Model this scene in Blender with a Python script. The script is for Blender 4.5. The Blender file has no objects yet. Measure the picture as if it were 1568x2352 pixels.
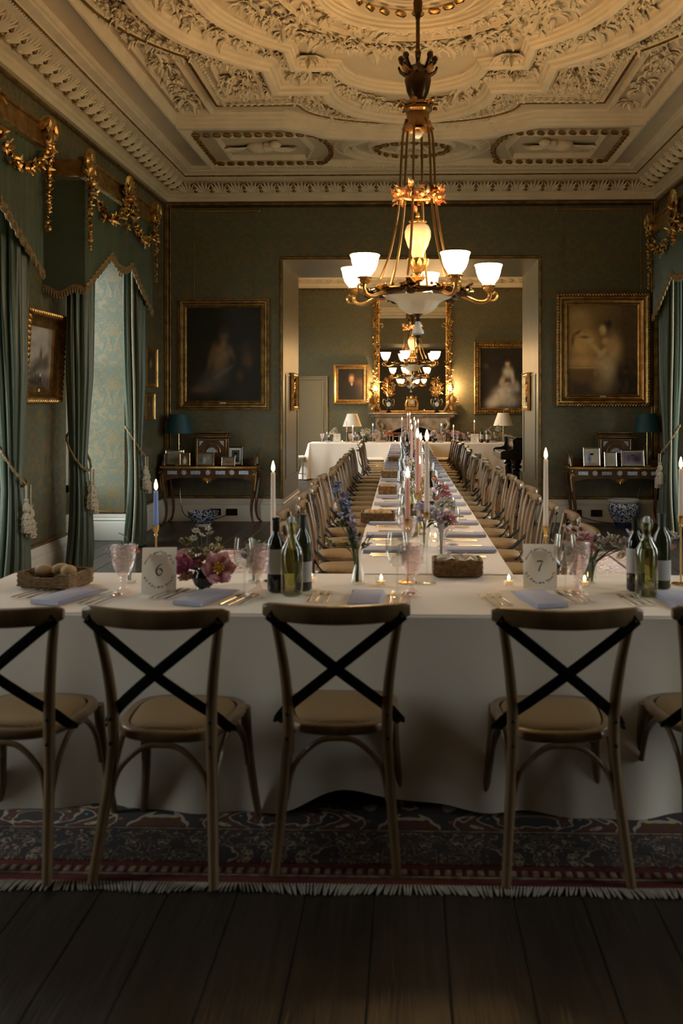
import bpy, math, random
from math import pi, sin, cos, radians as R, sqrt
from mathutils import Vector as V, Matrix, Euler
random.seed(7)
scene = bpy.context.scene
COL = scene.collection
# ---------------------------------------------------------------- camera
FPX = 2100.0; PSI = R(1.5); CAMZ = 1.55; VX, VY = 940.0, 930.0
CXP = VX - FPX*math.tan(PSI)
cam = bpy.data.cameras.new('camera'); camo = bpy.data.objects.new('camera', cam); COL.objects.link(camo)
cam.sensor_width = 36.0; cam.sensor_fit = 'AUTO'; cam.lens = FPX/2352*36
camo.location = (0, 0, CAMZ); camo.rotation_euler = (pi/2, 0, PSI)
cam.shift_x = -(CXP-784)/2352; cam.shift_y = -(1176-VY)/2352
cam.clip_start = .05; cam.clip_end = 200
cam.dof.use_dof = True; cam.dof.focus_distance = 10.5; cam.dof.aperture_fstop = 3.2
scene.camera = camo
# ---------------------------------------------------------------- sky, daylight portals, exposure
world = bpy.data.worlds.new('overcast_sky'); scene.world = world; world.use_nodes = True
bg = world.node_tree.nodes['Background']; bg.inputs[1].default_value = 11.0
_n = world.node_tree.nodes; _l = world.node_tree.links; _t = _n.new('ShaderNodeTexCoord'); _s = _n.new('ShaderNodeSeparateXYZ'); _r = _n.new('ShaderNodeValToRGB')
_l.new(_t.outputs['Generated'], _s.inputs[0]); _m = _n.new('ShaderNodeMath'); _m.operation = 'MULTIPLY_ADD'; _m.inputs[1].default_value = .5; _m.inputs[2].default_value = .5
_l.new(_s.outputs[2], _m.inputs[0]); _l.new(_m.outputs[0], _r.inputs[0]); _l.new(_r.outputs[0], bg.inputs[0])
_e = _r.color_ramp.elements; _e[0].position = .47; _e[0].color = (.20, .22, .14, 1); _e[1].position = .53; _e[1].color = (.95, .98, .96, 1)   # lawn and trees below, overcast above
scene.view_settings.view_transform = 'Standard'; scene.view_settings.look = 'None'
scene.view_settings.gamma = 1; scene.view_settings.use_curve_mapping = False
scene.view_settings.exposure = 0.0
CUP_STRENGTH = 44.0
SCONCE_W = 5.0
def portal(name, loc, rot, sx, sy):
    l = bpy.data.lights.new(name, 'AREA'); l.shape = 'RECTANGLE'; l.size = sx; l.size_y = sy
    l.cycles.is_portal = True
    o = bpy.data.objects.new(name, l); o.location = loc; o.rotation_euler = rot; COL.objects.link(o)
WIN_L = [(2.3, 3.1), (5.2, 7.1), (8.63, 10.42)]  # first pair is an added unseen opening, narrow, giving fill to the foreground
WIN_R = [(2.4, 3.2), (5.3, 7.3), (8.75, 10.75)]  # first pair likewise added out of view as foreground fill
WIN_F = [(14.3, 17.0), (17.5, 20.4)]
XW = 3.27; YB = 12.15; YB2 = 13.85; YF = 21.5; YN = -1.6; RD = .75; WZ0, WZ1 = .55, 3.45
for a, b in WIN_L + WIN_F: portal('window_daylight', (-XW-RD-.1, (a+b)/2, 2.0), (0, -pi/2, 0), 2.9, b-a)
for a, b in WIN_R: portal('window_daylight', (XW+RD+.1, (a+b)/2, 2.0), (0, pi/2, 0), 2.9, b-a)
# ---------------------------------------------------------------- photograph-to-room measuring helpers
def ray(px, py):
    xc = (px-CXP)/FPX; zc = -(py-VY)/FPX
    return V((xc*cos(PSI)-sin(PSI), xc*sin(PSI)+cos(PSI), zc))
def onz(px, py, z): r = ray(px, py); t = (z-CAMZ)/r.z; return r.x*t, r.y*t
def ony(px, py, Y): r = ray(px, py); t = Y/r.y; return r.x*t, CAMZ+r.z*t
# ---------------------------------------------------------------- materials
MATS = {}
def mat(name, col=(.5,.5,.5), rough=.5, metal=0, bump=0, bscale=40, spec=.5, emit=None, estr=0, var=0, vscale=8, trans=0, sheen=0, sss=0, alpha=None, coat=0, col2=None, stretch=None):
    if name in MATS: return MATS[name]
    m = bpy.data.materials.new(name); m.use_nodes = True; nt = m.node_tree; N = nt.nodes; L = nt.links
    b = N['Principled BSDF']
    c = tuple(col)+(1,)
    b.inputs['Base Color'].default_value = c; b.inputs['Roughness'].default_value = rough
    b.inputs['Metallic'].default_value = metal; b.inputs['Specular IOR Level'].default_value = spec
    if trans: b.inputs['Transmission Weight'].default_value = trans
    if sheen: b.inputs['Sheen Weight'].default_value = sheen
    if coat: b.inputs['Coat Weight'].default_value = coat; b.inputs['Coat Roughness'].default_value = .15
    if sss: b.inputs['Subsurface Weight'].default_value = sss; b.inputs['Subsurface Radius'].default_value = (.02,.01,.006)
    if emit: b.inputs['Emission Color'].default_value = tuple(emit)+(1,); b.inputs['Emission Strength'].default_value = estr
    if bump or var:
        tc = N.new('ShaderNodeTexCoord'); src = tc.outputs['Object']
        if stretch:
            mp = N.new('ShaderNodeMapping'); mp.inputs['Scale'].default_value = stretch; L.new(src, mp.inputs[0]); src = mp.outputs[0]
    if var:
        n = N.new('ShaderNodeTexNoise'); n.inputs['Scale'].default_value = vscale; n.inputs['Detail'].default_value = 5; L.new(src, n.inputs['Vector'])
        r = N.new('ShaderNodeValToRGB'); r.color_ramp.elements[0].position = .35; r.color_ramp.elements[1].position = .7
        d = col2 if col2 else tuple(x*(1-var) for x in col)
        r.color_ramp.elements[0].color = tuple(d)+(1,); r.color_ramp.elements[1].color = c
        L.new(n.outputs['Fac'], r.inputs[0]); L.new(r.outputs[0], b.inputs['Base Color'])
    if bump:
        n2 = N.new('ShaderNodeTexNoise'); n2.inputs['Scale'].default_value = bscale; n2.inputs['Detail'].default_value = 4; L.new(src, n2.inputs['Vector'])
        bp = N.new('ShaderNodeBump'); bp.inputs['Strength'].default_value = bump; bp.inputs['Distance'].default_value = .01
        L.new(n2.outputs['Fac'], bp.inputs['Height']); L.new(bp.outputs[0], b.inputs['Normal'])
    MATS[name] = m; return m
def node_mat(name):
    m = bpy.data.materials.new(name); m.use_nodes = True; MATS[name] = m
    return m, m.node_tree.nodes, m.node_tree.links, m.node_tree.nodes['Principled BSDF']
def thin_glass(name, tint=(1,1,1), refl=1.0, rough=.02, bump=0, haze=0.0, ior=1.5):
    m = bpy.data.materials.new(name); m.use_nodes = True; N = m.node_tree.nodes; L = m.node_tree.links
    N.clear(); out = N.new('ShaderNodeOutputMaterial'); mx = N.new('ShaderNodeMixShader'); t = N.new('ShaderNodeBsdfTransparent')
    g = N.new('ShaderNodeBsdfGlossy'); f = N.new('ShaderNodeLayerWeight'); f.inputs['Blend'].default_value = .5
    t.inputs[0].default_value = tuple(tint)+(1,); g.inputs[0].default_value = (refl, refl, refl, 1); g.inputs['Roughness'].default_value = rough
    pw_ = N.new('ShaderNodeMath'); pw_.operation = 'POWER'; pw_.inputs[1].default_value = 4; L.new(f.outputs['Facing'], pw_.inputs[0])
    ml = N.new('ShaderNodeMath'); ml.operation = 'MULTIPLY_ADD'; ml.inputs[1].default_value = .85; ml.inputs[2].default_value = .09 if ior > 1.3 else .01
    L.new(pw_.outputs[0], ml.inputs[0])
    L.new(ml.outputs[0], mx.inputs[0]); L.new(t.outputs[0], mx.inputs[1]); L.new(g.outputs[0], mx.inputs[2])
    last = mx
    if haze:
        d = N.new('ShaderNodeBsdfDiffuse'); d.inputs[0].default_value = tuple(tint)+(1,)
        tr = N.new('ShaderNodeBsdfTranslucent'); tr.inputs[0].default_value = tuple(tint)+(1,)
        ad = N.new('ShaderNodeMixShader'); L.new(d.outputs[0], ad.inputs[1]); L.new(tr.outputs[0], ad.inputs[2])
        m2 = N.new('ShaderNodeMixShader'); m2.inputs[0].default_value = haze; L.new(mx.outputs[0], m2.inputs[1]); L.new(ad.outputs[0], m2.inputs[2]); last = m2
    if bump:
        tc = N.new('ShaderNodeTexCoord'); v = N.new('ShaderNodeTexVoronoi'); v.inputs['Scale'].default_value = bump; L.new(tc.outputs['Object'], v.inputs['Vector'])
        bp = N.new('ShaderNodeBump'); bp.inputs['Strength'].default_value = .9; bp.inputs['Distance'].default_value = .004
        L.new(v.outputs['Distance'], bp.inputs['Height']); L.new(bp.outputs[0], g.inputs['Normal']); L.new(bp.outputs[0], f.inputs['Normal'])
    L.new(last.outputs[0], out.inputs[0]); MATS[name] = m; return m
def translucent(name, col, k=.45, rough=.6):
    m = bpy.data.materials.new(name); m.use_nodes = True; N = m.node_tree.nodes; L = m.node_tree.links; b = N['Principled BSDF']
    b.inputs['Base Color'].default_value = tuple(col)+(1,); b.inputs['Roughness'].default_value = rough
    t = N.new('ShaderNodeBsdfTranslucent'); t.inputs[0].default_value = tuple(col)+(1,); x = N.new('ShaderNodeMixShader'); x.inputs[0].default_value = k
    L.new(b.outputs[0], x.inputs[1]); L.new(t.outputs[0], x.inputs[2]); L.new(x.outputs[0], N['Material Output'].inputs[0]); MATS[name] = m; return m
def wallpaper():
    m, N, L, b = node_mat('green_damask_wallpaper')
    tc = N.new('ShaderNodeTexCoord'); sp = N.new('ShaderNodeSeparateXYZ'); L.new(tc.outputs['Object'], sp.inputs[0])
    ad = N.new('ShaderNodeMath'); ad.operation = 'ADD'; L.new(sp.outputs[0], ad.inputs[0]); L.new(sp.outputs[1], ad.inputs[1])
    pu = N.new('ShaderNodeMath'); pu.operation = 'PINGPONG'; pu.inputs[1].default_value = .27; L.new(ad.outputs[0], pu.inputs[0])
    pv = N.new('ShaderNodeMath'); pv.operation = 'MULTIPLY'; pv.inputs[1].default_value = 1.0; L.new(sp.outputs[2], pv.inputs[0])
    wv = N.new('ShaderNodeMath'); wv.operation = 'MODULO'; wv.inputs[1].default_value = .62; L.new(pv.outputs[0], wv.inputs[0])
    cb = N.new('ShaderNodeCombineXYZ'); L.new(pu.outputs[0], cb.inputs[0]); L.new(wv.outputs[0], cb.inputs[1])
    n = N.new('ShaderNodeTexNoise'); n.inputs['Scale'].default_value = 13; n.inputs['Detail'].default_value = 2.5; n.inputs['Distortion'].default_value = 1.6; L.new(cb.outputs[0], n.inputs['Vector'])
    r = N.new('ShaderNodeValToRGB'); e = r.color_ramp.elements
    e[0].position = .47; e[0].color = (.105, .120, .078, 1); e[1].position = .53; e[1].color = (.180, .135, .058, 1)
    L.new(n.outputs['Fac'], r.inputs[0]); 
    n3 = N.new('ShaderNodeTexNoise'); n3.inputs['Scale'].default_value = 1.2; n3.inputs['Detail'].default_value = 3; L.new(tc.outputs['Object'], n3.inputs['Vector'])
    mxx = N.new('ShaderNodeMixRGB'); mxx.blend_type = 'MULTIPLY'; mxx.inputs[0].default_value = .45; L.new(r.outputs[0], mxx.inputs[1]); L.new(n3.outputs['Fac'], mxx.inputs[2])
    L.new(mxx.outputs[0], b.inputs['Base Color'])
    rr = N.new('ShaderNodeMapRange'); rr.inputs[1].default_value = .44; rr.inputs[2].default_value = .56; rr.inputs[3].default_value = .46; rr.inputs[4].default_value = .32; b.inputs['Specular IOR Level'].default_value = .8
    L.new(n.outputs['Fac'], rr.inputs[0]); L.new(rr.outputs[0], b.inputs['Roughness'])
    bp = N.new('ShaderNodeBump'); bp.inputs['Strength'].default_value = .25; bp.inputs['Distance'].default_value = .01; L.new(n.outputs['Fac'], bp.inputs['Height']); L.new(bp.outputs[0], b.inputs['Normal'])
    return m
WP = wallpaper()
PLASTER = mat('cream_plaster', (.74,.63,.46), .75, bump=.15, bscale=60, var=.12, vscale=5)
PLASTER2 = mat('cream_plaster_field', (.62,.52,.37), .8, var=.15, vscale=2)
WHITE = mat('white_paint', (.62,.60,.55), .45)
CREAM = mat('stone_paint', (.27,.225,.14), .45)
GILT = mat('gilding', (.62,.37,.13), .30, metal=.9, bump=.3, bscale=70, var=.45, vscale=14)
GILTD = mat('aged_gilding', (.42,.25,.08), .40, metal=.75, bump=.5, bscale=60, var=.6, vscale=12)
BRONZE = mat('dark_bronze', (.12,.065,.025), .32, metal=.85, var=.5, vscale=20)
BRASS = mat('brass', (.75,.50,.20), .25, metal=1)
FLOORM = mat('dark_oak', (.034,.024,.017), .36, bump=.25, bscale=14, var=.5, vscale=6, stretch=(8,.5,1), spec=.4)
GREENV = mat('green_silk', (.058,.084,.055), .40, bump=.15, bscale=120, sheen=.12, var=.2, vscale=3)
FRINGE = mat('gold_brown_fringe', (.30,.20,.09), .8, bump=.8, bscale=120, var=.5, vscale=60)
CREAMTRIM = mat('cream_braid', (.52,.47,.36), .8, bump=.8, bscale=160, var=.3, vscale=90)
LINEN = mat('ivory_linen', (.90,.81,.72), .8, bump=.12, bscale=18, var=.05, vscale=2, sheen=.2)
OAK = mat('weathered_oak', (.27,.165,.078), .36, bump=.2, bscale=30, var=.45, vscale=10, stretch=(1,1,.25), coat=.35)
IRON = mat('black_iron', (.012,.012,.013), .42, metal=.6)
SILVER = mat('silver', (.72,.70,.66), .18, metal=1)
GLASS = thin_glass('clear_glass', (.97,.98,.97), 1, .02)
PANE = thin_glass('window_glass', (.95,.97,.96), 1, .02)
PINKGLASS = thin_glass('pink_pressed_glass', (.98,.91,.90), 1, .05, bump=90, haze=.09)
GREENGLASS = thin_glass('green_bottle_glass', (.42,.42,.16), 1, .03)
DARKGLASS = mat('dark_bottle_glass', (.008,.008,.006), .07, spec=.8)
LABEL = mat('paper_label', (.55,.55,.56), .7)
WAXW = translucent('white_wax', (.92,.84,.77), .45, .4)
WAXP = translucent('pink_wax', (.92,.62,.55), .45, .4)
WAXB = translucent('blue_wax', (.42,.53,.85), .45, .4)
FLAME = mat('flame', (1,.7,.3), .5, emit=(1,.62,.25), estr=22)
NAPKIN = mat('lavender_blue_linen', (.48,.49,.64), .85, bump=.2, bscale=90)
CARD = translucent('white_card', (.88,.86,.82), .5)
INK = mat('grey_ink', (.07,.065,.07), .7)
INKP = mat('pale_mauve_ink', (.42,.36,.38), .7)
WICKER = mat('brown_wicker', (.34,.19,.075), .6, bump=.9, bscale=70, var=.6, vscale=50)
BREAD = mat('bread_crust', (.62,.42,.22), .7, bump=.2, bscale=20, var=.3, vscale=12)
BREADW = mat('floured_roll', (.72,.62,.48), .8, var=.2, vscale=15)
LEAFG = mat('leaf_green', (.07,.12,.04), .5, var=.4, vscale=20)
WALNUT = mat('polished_walnut', (.12,.055,.022), .25, var=.5, vscale=12, coat=.3)
PORC = mat('porcelain', (.68,.70,.72), .15, var=.35, vscale=70, col2=(.25,.33,.5))
TEAL = mat('dark_teal_silk', (.006,.055,.070), .6, bump=.1, bscale=200)
SHADEW = mat('pleated_cream_shade', (.74,.68,.58), .8)
BLACKL = mat('black_lacquer', (.008,.007,.006), .15, coat=.4)
MARBLE = mat('veined_marble', (.52,.42,.30), .3, var=.55, vscale=7, bump=.08, bscale=8, col2=(.26,.18,.12))
DARKIN = mat('soot_black', (.01,.008,.007), .8)
MIRROR = mat('mirror_glass', (.86,.84,.80), .012, metal=1)
CUPM = mat('lit_opal_glass', (.9,.8,.6), .3, emit=(1,.59,.24), estr=CUP_STRENGTH)
OPAL = mat('alabaster', (.78,.70,.56), .22, emit=(1,.6,.3), estr=.05, sss=.2)
OPALB = mat('bluish_opal_glass', (.55,.62,.70), .2)
BULB = mat('bulb', (1,.8,.5), .3, emit=(1,.62,.28), estr=1200)
# ---------------------------------------------------------------- mesh builder
class MB:
    def __init__(s): s.v = []; s.f = []; s.mi = []; s.M = Matrix(); s.m = 0
    def add(s, vs, fs):
        o = len(s.v); M = s.M
        s.v += [tuple(M @ V(v)) for v in vs]; s.f += [tuple(i+o for i in f) for f in fs]; s.mi += [s.m]*len(fs)
        return s
    def box(s, cx, cy, cz, sx, sy, sz, M=None):
        x, y, z = sx/2, sy/2, sz/2
        vs = [V((a, b, c)) for a in (-x, x) for b in (-y, y) for c in (-z, z)]
        if M is not None: vs = [M @ v for v in vs]
        vs = [v+V((cx, cy, cz)) for v in vs]
        return s.add(vs, [(0,1,3,2),(4,6,7,5),(0,4,5,1),(2,3,7,6),(0,2,6,4),(1,5,7,3)])
    def rbox(s, cx, cy, cz, sx, sy, sz, r=.01, M=None):
        # box with chamfered vertical and horizontal edges
        x, y, z = sx/2, sy/2, sz/2; r = min(r, x*.9, y*.9, z*.9)
        def ring(dx, dy, k, zz):
            X, Y = x-dx, y-dx
            return [(-X+k,-Y,zz),(X-k,-Y,zz),(X,-Y+k,zz),(X,Y-k,zz),(X-k,Y,zz),(-X+k,Y,zz),(-X,Y-k,zz),(-X,-Y+k,zz)]
        vs = []
        for dx, zz in ((r,-z),(0,-z+r),(0,z-r),(r,z)): vs += ring(dx, dx, r, zz)
        vs = [V(v) for v in vs]
        if M is not None: vs = [M @ v for v in vs]
        vs = [v+V((cx, cy, cz)) for v in vs]; fs = []
        for k in range(3):
            for i in range(8): j = (i+1) % 8; fs.append((k*8+i, k*8+j, k*8+8+j, k*8+8+i))
        fs.append(tuple(reversed(range(8)))); fs.append(tuple(range(24, 32)))
        return s.add(vs, fs)
    def tube(s, pts, rad, n=8, cap=True, closed=False, flat=None, up=(0,0,1)):
        pts = [V(p) for p in pts]; k = len(pts)
        if not hasattr(rad, '__len__'): rad = [rad]*k
        vs = []; ref = None
        for i, p in enumerate(pts):
            a = pts[(i-1) % k] if (closed or i) else p; b = pts[(i+1) % k] if (closed or i < k-1) else p
            t = (b-a).normalized() if (b-a).length > 1e-9 else V((0,0,1))
            if ref is None:
                ref = V(up)
                if abs(ref.dot(t)) > .95: ref = V((1,0,0)) if abs(t.x) < .9 else V((0,1,0))
            u = (ref - t*ref.dot(t)).normalized(); w = t.cross(u); ref = u
            ru = rw = rad[i]
            if flat: ru = flat[0]*rad[i]; rw = flat[1]*rad[i]
            for j in range(n):
                a_ = 2*pi*(j+.5)/n; vs.append(p + u*cos(a_)*ru + w*sin(a_)*rw)
        fs = []
        for i in range(k if closed else k-1):
            i2 = (i+1) % k
            for j in range(n): j2 = (j+1) % n; fs.append((i*n+j, i*n+j2, i2*n+j2, i2*n+j))
        if cap and not closed: fs.append(tuple(reversed(range(n)))); fs.append(tuple(range((k-1)*n, k*n)))
        return s.add(vs, fs)
    def lathe(s, prof, n=20, c=(0,0,0), flute=0, fk=0, cap=False):
        vs = []; fs = []; k = len(prof)
        for r, z in prof:
            for j in range(n):
                a = 2*pi*j/n; rr = r*(1+flute*cos(fk*a)) if flute else r
                vs.append((c[0]+rr*cos(a), c[1]+rr*sin(a), c[2]+z))
        for i in range(k-1):
            for j in range(n): j2 = (j+1) % n; fs.append((i*n+j, i*n+j2, (i+1)*n+j2, (i+1)*n+j))
        if cap: fs.append(tuple(reversed(range(n)))); fs.append(tuple(range((k-1)*n, k*n)))
        return s.add(vs, fs)
    def sweep(s, prof, path, closed=False, z=0, cap=True, flipn=False):
        # prof: (u,z) with u to the left of the path direction; path: 2D points; mitred
        k = len(path); m = len(prof); vs = []
        P = [V((p[0], p[1])) for p in path]
        for i in range(k):
            a = P[(i-1) % k]; b = P[i]; c = P[(i+1) % k]
            d1 = (b-a).normalized() if (closed or i > 0) else (c-b).normalized()
            d2 = (c-b).normalized() if (closed or i < k-1) else d1
            n1 = V((-d1.y, d1.x)); n2 = V((-d2.y, d2.x)); nn = (n1+n2)
            nn = nn.normalized() if nn.length > 1e-6 else n1
            q = 1/max(.35, nn.dot(n1))
            for u, zz in prof: vs.append((b.x+nn.x*u*q, b.y+nn.y*u*q, z+zz))
        fs = []
        for i in range(k if closed else k-1):
            i2 = (i+1) % k
            for j in range(m-1): fs.append((i*m+j, i2*m+j, i2*m+j+1, i*m+j+1))
        if cap and not closed: fs.append(tuple(range(m))); fs.append(tuple(reversed(range((k-1)*m, k*m))))
        return s.add(vs, fs)
    def poly(s, out, z0, z1, M=None):
        n = len(out); vs = [V((x, y, z0)) for x, y in out]+[V((x, y, z1)) for x, y in out]
        if M is not None: vs = [M @ v for v in vs]
        fs = [tuple(reversed(range(n))), tuple(range(n, 2*n))]+[(i, (i+1) % n, n+(i+1) % n, n+i) for i in range(n)]
        return s.add(vs, fs)
    def leaf(s, p, d, nrm, ln, w, curl=.3, thick=0):
        p = V(p); d = V(d).normalized(); nrm = V(nrm); nrm = (nrm-d*nrm.dot(d))
        nrm = nrm.normalized() if nrm.length > 1e-6 else V((0,0,1)); x = d.cross(nrm)
        rows = [(0,.12,0),(.3,.85,.35),(.65,.8,.55),(1,.05,.2)]
        vs = []
        for t, ww, h in rows:
            c = p+d*ln*t+nrm*ln*curl*(h)
            vs += [c-x*w*.5*ww-nrm*w*.12, c+nrm*w*.10, c+x*w*.5*ww-nrm*w*.12]
        fs = []
        for i in range(3): fs += [(i*3,i*3+1,i*3+4,i*3+3),(i*3+1,i*3+2,i*3+5,i*3+4)]
        return s.add(vs, fs)
    def blob(s, p, r, sc=(1,1,1), n=8, m=5, M=None):
        vs = []; fs = []
        for i in range(m+1):
            th = pi*i/m
            for j in range(n):
                ph = 2*pi*j/n; v = V((sin(th)*cos(ph)*sc[0], sin(th)*sin(ph)*sc[1], cos(th)*sc[2]))*r
                if M is not None: v = M @ v
                vs.append(v+V(p))
        for i in range(m):
            for j in range(n): j2 = (j+1) % n; fs.append((i*n+j, (i+1)*n+j, (i+1)*n+j2, i*n+j2))
        return s.add(vs, fs)
    def mesh(s, name, mats, smooth=True, angle=38):
        me = bpy.data.meshes.new(name); me.from_pydata(s.v, [], s.f)
        for m in (mats if isinstance(mats, (list, tuple)) else [mats]): me.materials.append(m)
        if any(s.mi): me.polygons.foreach_set('material_index', s.mi)
        if smooth:
            me.polygons.foreach_set('use_smooth', [True]*len(me.polygons)); me.set_sharp_from_angle(angle=R(angle))
        me.update(); return me
    def build(s, name, mats, parent=None, smooth=True, angle=38, **kw):
        o = bpy.data.objects.new(name, s.mesh(name, mats, smooth, angle)); COL.objects.link(o)
        if parent is not None: o.parent = parent
        for k, v in kw.items(): o[k] = v
        return o
def inst(name, me, parent=None, loc=(0,0,0), rot=(0,0,0), sc=(1,1,1), **kw):
    o = bpy.data.objects.new(name, me); COL.objects.link(o); o.location = loc; o.rotation_euler = rot; o.scale = sc
    if parent is not None: o.parent = parent
    for k, v in kw.items(): o[k] = v
    return o
def thing(name, label, cat, loc=(0,0,0), rz=0, group=None, sc=1):
    o = bpy.data.objects.new(name, None); COL.objects.link(o); o.location = loc; o.rotation_euler = (0,0,rz); o.empty_display_size = .1
    o.scale = (sc, sc, sc)
    o['label'] = label; o['category'] = cat
    if group: o['group'] = group
    return o
def tag(o, label, cat, group=None, loc=None, rz=None):
    o['label'] = label; o['category'] = cat
    if group: o['group'] = group
    if loc is not None: o.location = loc
    if rz is not None: o.rotation_euler = (0,0,rz)
    return o
def kids(o): return CH.get(o.name, [])
def dup(root, label, loc, rz=0, group=None):
    r = root.copy(); COL.objects.link(r); r.location = loc; r.rotation_euler = (0,0,rz); r['label'] = label
    if group: r['group'] = group
    for ch in root.children:
        c = ch.copy(); COL.objects.link(c); c.parent = r
        for g in ch.children:
            d = g.copy(); COL.objects.link(d); d.parent = c
    return r
def spline(pts, n=6, closed=False):
    P = [V(p) for p in pts]; k = len(P); out = []
    for i in range(k if closed else k-1):
        if closed: a, b, c, d = P[(i-1) % k], P[i], P[(i+1) % k], P[(i+2) % k]
        else: a, b, c, d = P[max(i-1,0)], P[i], P[i+1], P[min(i+2,k-1)]
        for j in range(n):
            t = j/n; out.append(.5*((2*b)+(c-a)*t+(2*a-5*b+4*c-d)*t*t+(3*b-a-3*c+d)*t**3))
    if not closed: out.append(P[-1])
    return out
ORD = ['first','second','third','fourth','fifth','sixth','seventh','eighth','ninth','tenth','eleventh','twelfth','thirteenth','fourteenth','fifteenth','sixteenth','seventeenth','eighteenth','nineteenth','twentieth','twenty-first','twenty-second','twenty-third','twenty-fourth','twenty-fifth','twenty-sixth']
U = random.uniform
# ================================================================ SETTING
def struct(name, mb, m, parent=None, **kw):
    o = mb.build(name, m, parent, **kw)
    if parent is None: o['kind'] = 'structure'
    return o
# floor: long boards
fl = struct('floor', MB().box(0, 9.95, -.06, 8.2, 23.6, .06), DARKIN)
pw = .218; pm = [MB().rbox(0, 0, 0, pw-.002, 23.3, .03, .003).mesh('plank', FLOORM, False) for _ in range(1)]
for i in range(37): inst('plank', pm[0], fl, (-3.925+i*pw, 9.95, -.015-.0006*(i % 3)), (0,0, pi*(i % 2)))
# side walls with deep window reveals
def side_wall(name, sx, wins, y0, y1, zt=4.75):
    m = MB(); x0 = sx*XW; x1 = sx*(XW+RD); xm = (x0+x1)/2
    ys = [y0]+[v for w in wins for v in w]+[y1]
    for i in range(0, len(ys), 2): m.box(xm, (ys[i]+ys[i+1])/2, zt/2, RD, ys[i+1]-ys[i], zt)
    for a, b in wins:
        m.box(xm, (a+b)/2, (zt+WZ1)/2, RD, b-a, zt-WZ1); m.box(sx*(XW+RD-.06), (a+b)/2, WZ0/2, .12, b-a, WZ0)
    return struct(name, m, WP, smooth=False)
side_wall('wall_left', -1, WIN_L, YN, YB); side_wall('wall_right', 1, WIN_R, YN, YB)
side_wall('wall_far_left', -1, WIN_F, YB2, YF); 
struct('wall_far_right', MB().box(XW+.15, (YB2+YF)/2, 2.375, .3, YF-YB2, 4.75), WP, smooth=False)
OX0, OX1, OZ = -1.70, 1.72, 3.50; yt = YB2-YB; ym = (YB+YB2)/2
m = MB(); W2 = XW+RD
m.box((-W2+OX0)/2, ym, 2.375, OX0+W2, yt, 4.75); m.box((W2+OX1)/2, ym, 2.375, W2-OX1, yt, 4.75); m.box((OX0+OX1)/2, ym, (OZ+4.75)/2, OX1-OX0, yt, 4.75-OZ)
struct('wall_back', m, WP, smooth=False)
struct('wall_far', MB().box(0, YF+.1, 2.375, 8, .2, 4.75), WP, smooth=False)
struct('wall_front', MB().box(0, YN-.1, 2.375, 8, .2, 4.75), WP, smooth=False)
# reveal linings (stone-painted panels inside the wide opening)
LINE = mat('gold_toned_lining', (.22,.185,.105), .42, bump=.1, bscale=30, var=.15, vscale=3)
for nm, x, s in (('trim_1', OX0, 1), ('trim_2', OX1, -1)):
    m = MB().box(x+s*.008, ym, OZ/2, .016, yt, OZ)
    m.sweep([(0,0),(.03,0),(.03,.012),(0,.012)], [(0,0),(1,0)], cap=False)
    o = struct(nm, MB().box(x+s*.008, ym, OZ/2, .016, yt, OZ), LINE)
    p = MB()   # raised panel moulding
    for a, b, c, d in ((YB+.25, .55, YB+.25, 1.95),(YB2-.2, .55, YB2-.2, 1.95)): p.box(x+s*.02, a, 1.25, .012, .02, 1.4)
    p.box(x+s*.02, ym, 1.96, .012, yt-.43, .02); p.box(x+s*.02, ym, .55, .012, yt-.43, .02); p.build('panel_moulding', LINE, o)
struct('trim_3', MB().box((OX0+OX1)/2, ym, OZ-.008, OX1-OX0, yt, .016), LINE)
# gilt fillets around walls and opening
G = MB(); g = .022
fil = [(0,0),(.018,.0),(.026,.012),(.018,.026),(0,.026)]
def vfil(x, y, z0, z1, w=.03): G.rbox(x, y, (z0+z1)/2, w, w, z1-z0, .008)
def hx(x0, x1, y, z, w=.03): G.rbox((x0+x1)/2, y, z, x1-x0, w, w, .008)
def hy(y0, y1, x, z, w=.03): G.rbox(x, (y0+y1)/2, z, w, y1-y0, w, .008)
vfil(OX0-.01, YB-.012, .3, OZ); vfil(OX1+.01, YB-.012, .3, OZ); hx(OX0-.02, OX1+.02, YB-.012, OZ+.01)
vfil(-XW+.03, YB-.02, .32, 4.24, .055); vfil(-XW+.075, YB-.012, .32, 4.24, .02); vfil(XW-.03, YB-.02, .32, 4.24, .055); vfil(XW-.075, YB-.012, .32, 4.24, .02)
hx(-XW, XW, YB-.015, 4.225, .035); hx(-XW, XW, YB-.012, 4.19, .016); hx(-XW, OX0, YB-.012, .325, .028); hx(OX1, XW, YB-.012, .325, .028)
for s in (-1, 1):
    hy(YN, YB, s*(XW-.015), 4.225, .035)
    ys = [YN]+[v for w in (WIN_L if s < 0 else WIN_R) for v in w]+[YB]
    for i in range(0, len(ys), 2): hy(ys[i], ys[i+1], s*(XW-.012), .325, .028)
    for a, b in (WIN_L if s < 0 else WIN_R): hx(-(XW+RD) if s < 0 else XW, -XW if s < 0 else XW+RD, b-.012, .325, .028)
hx(-XW, XW, YF-.015, 4.24, .03)
struct('trim_4', G, GILTD)
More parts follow.
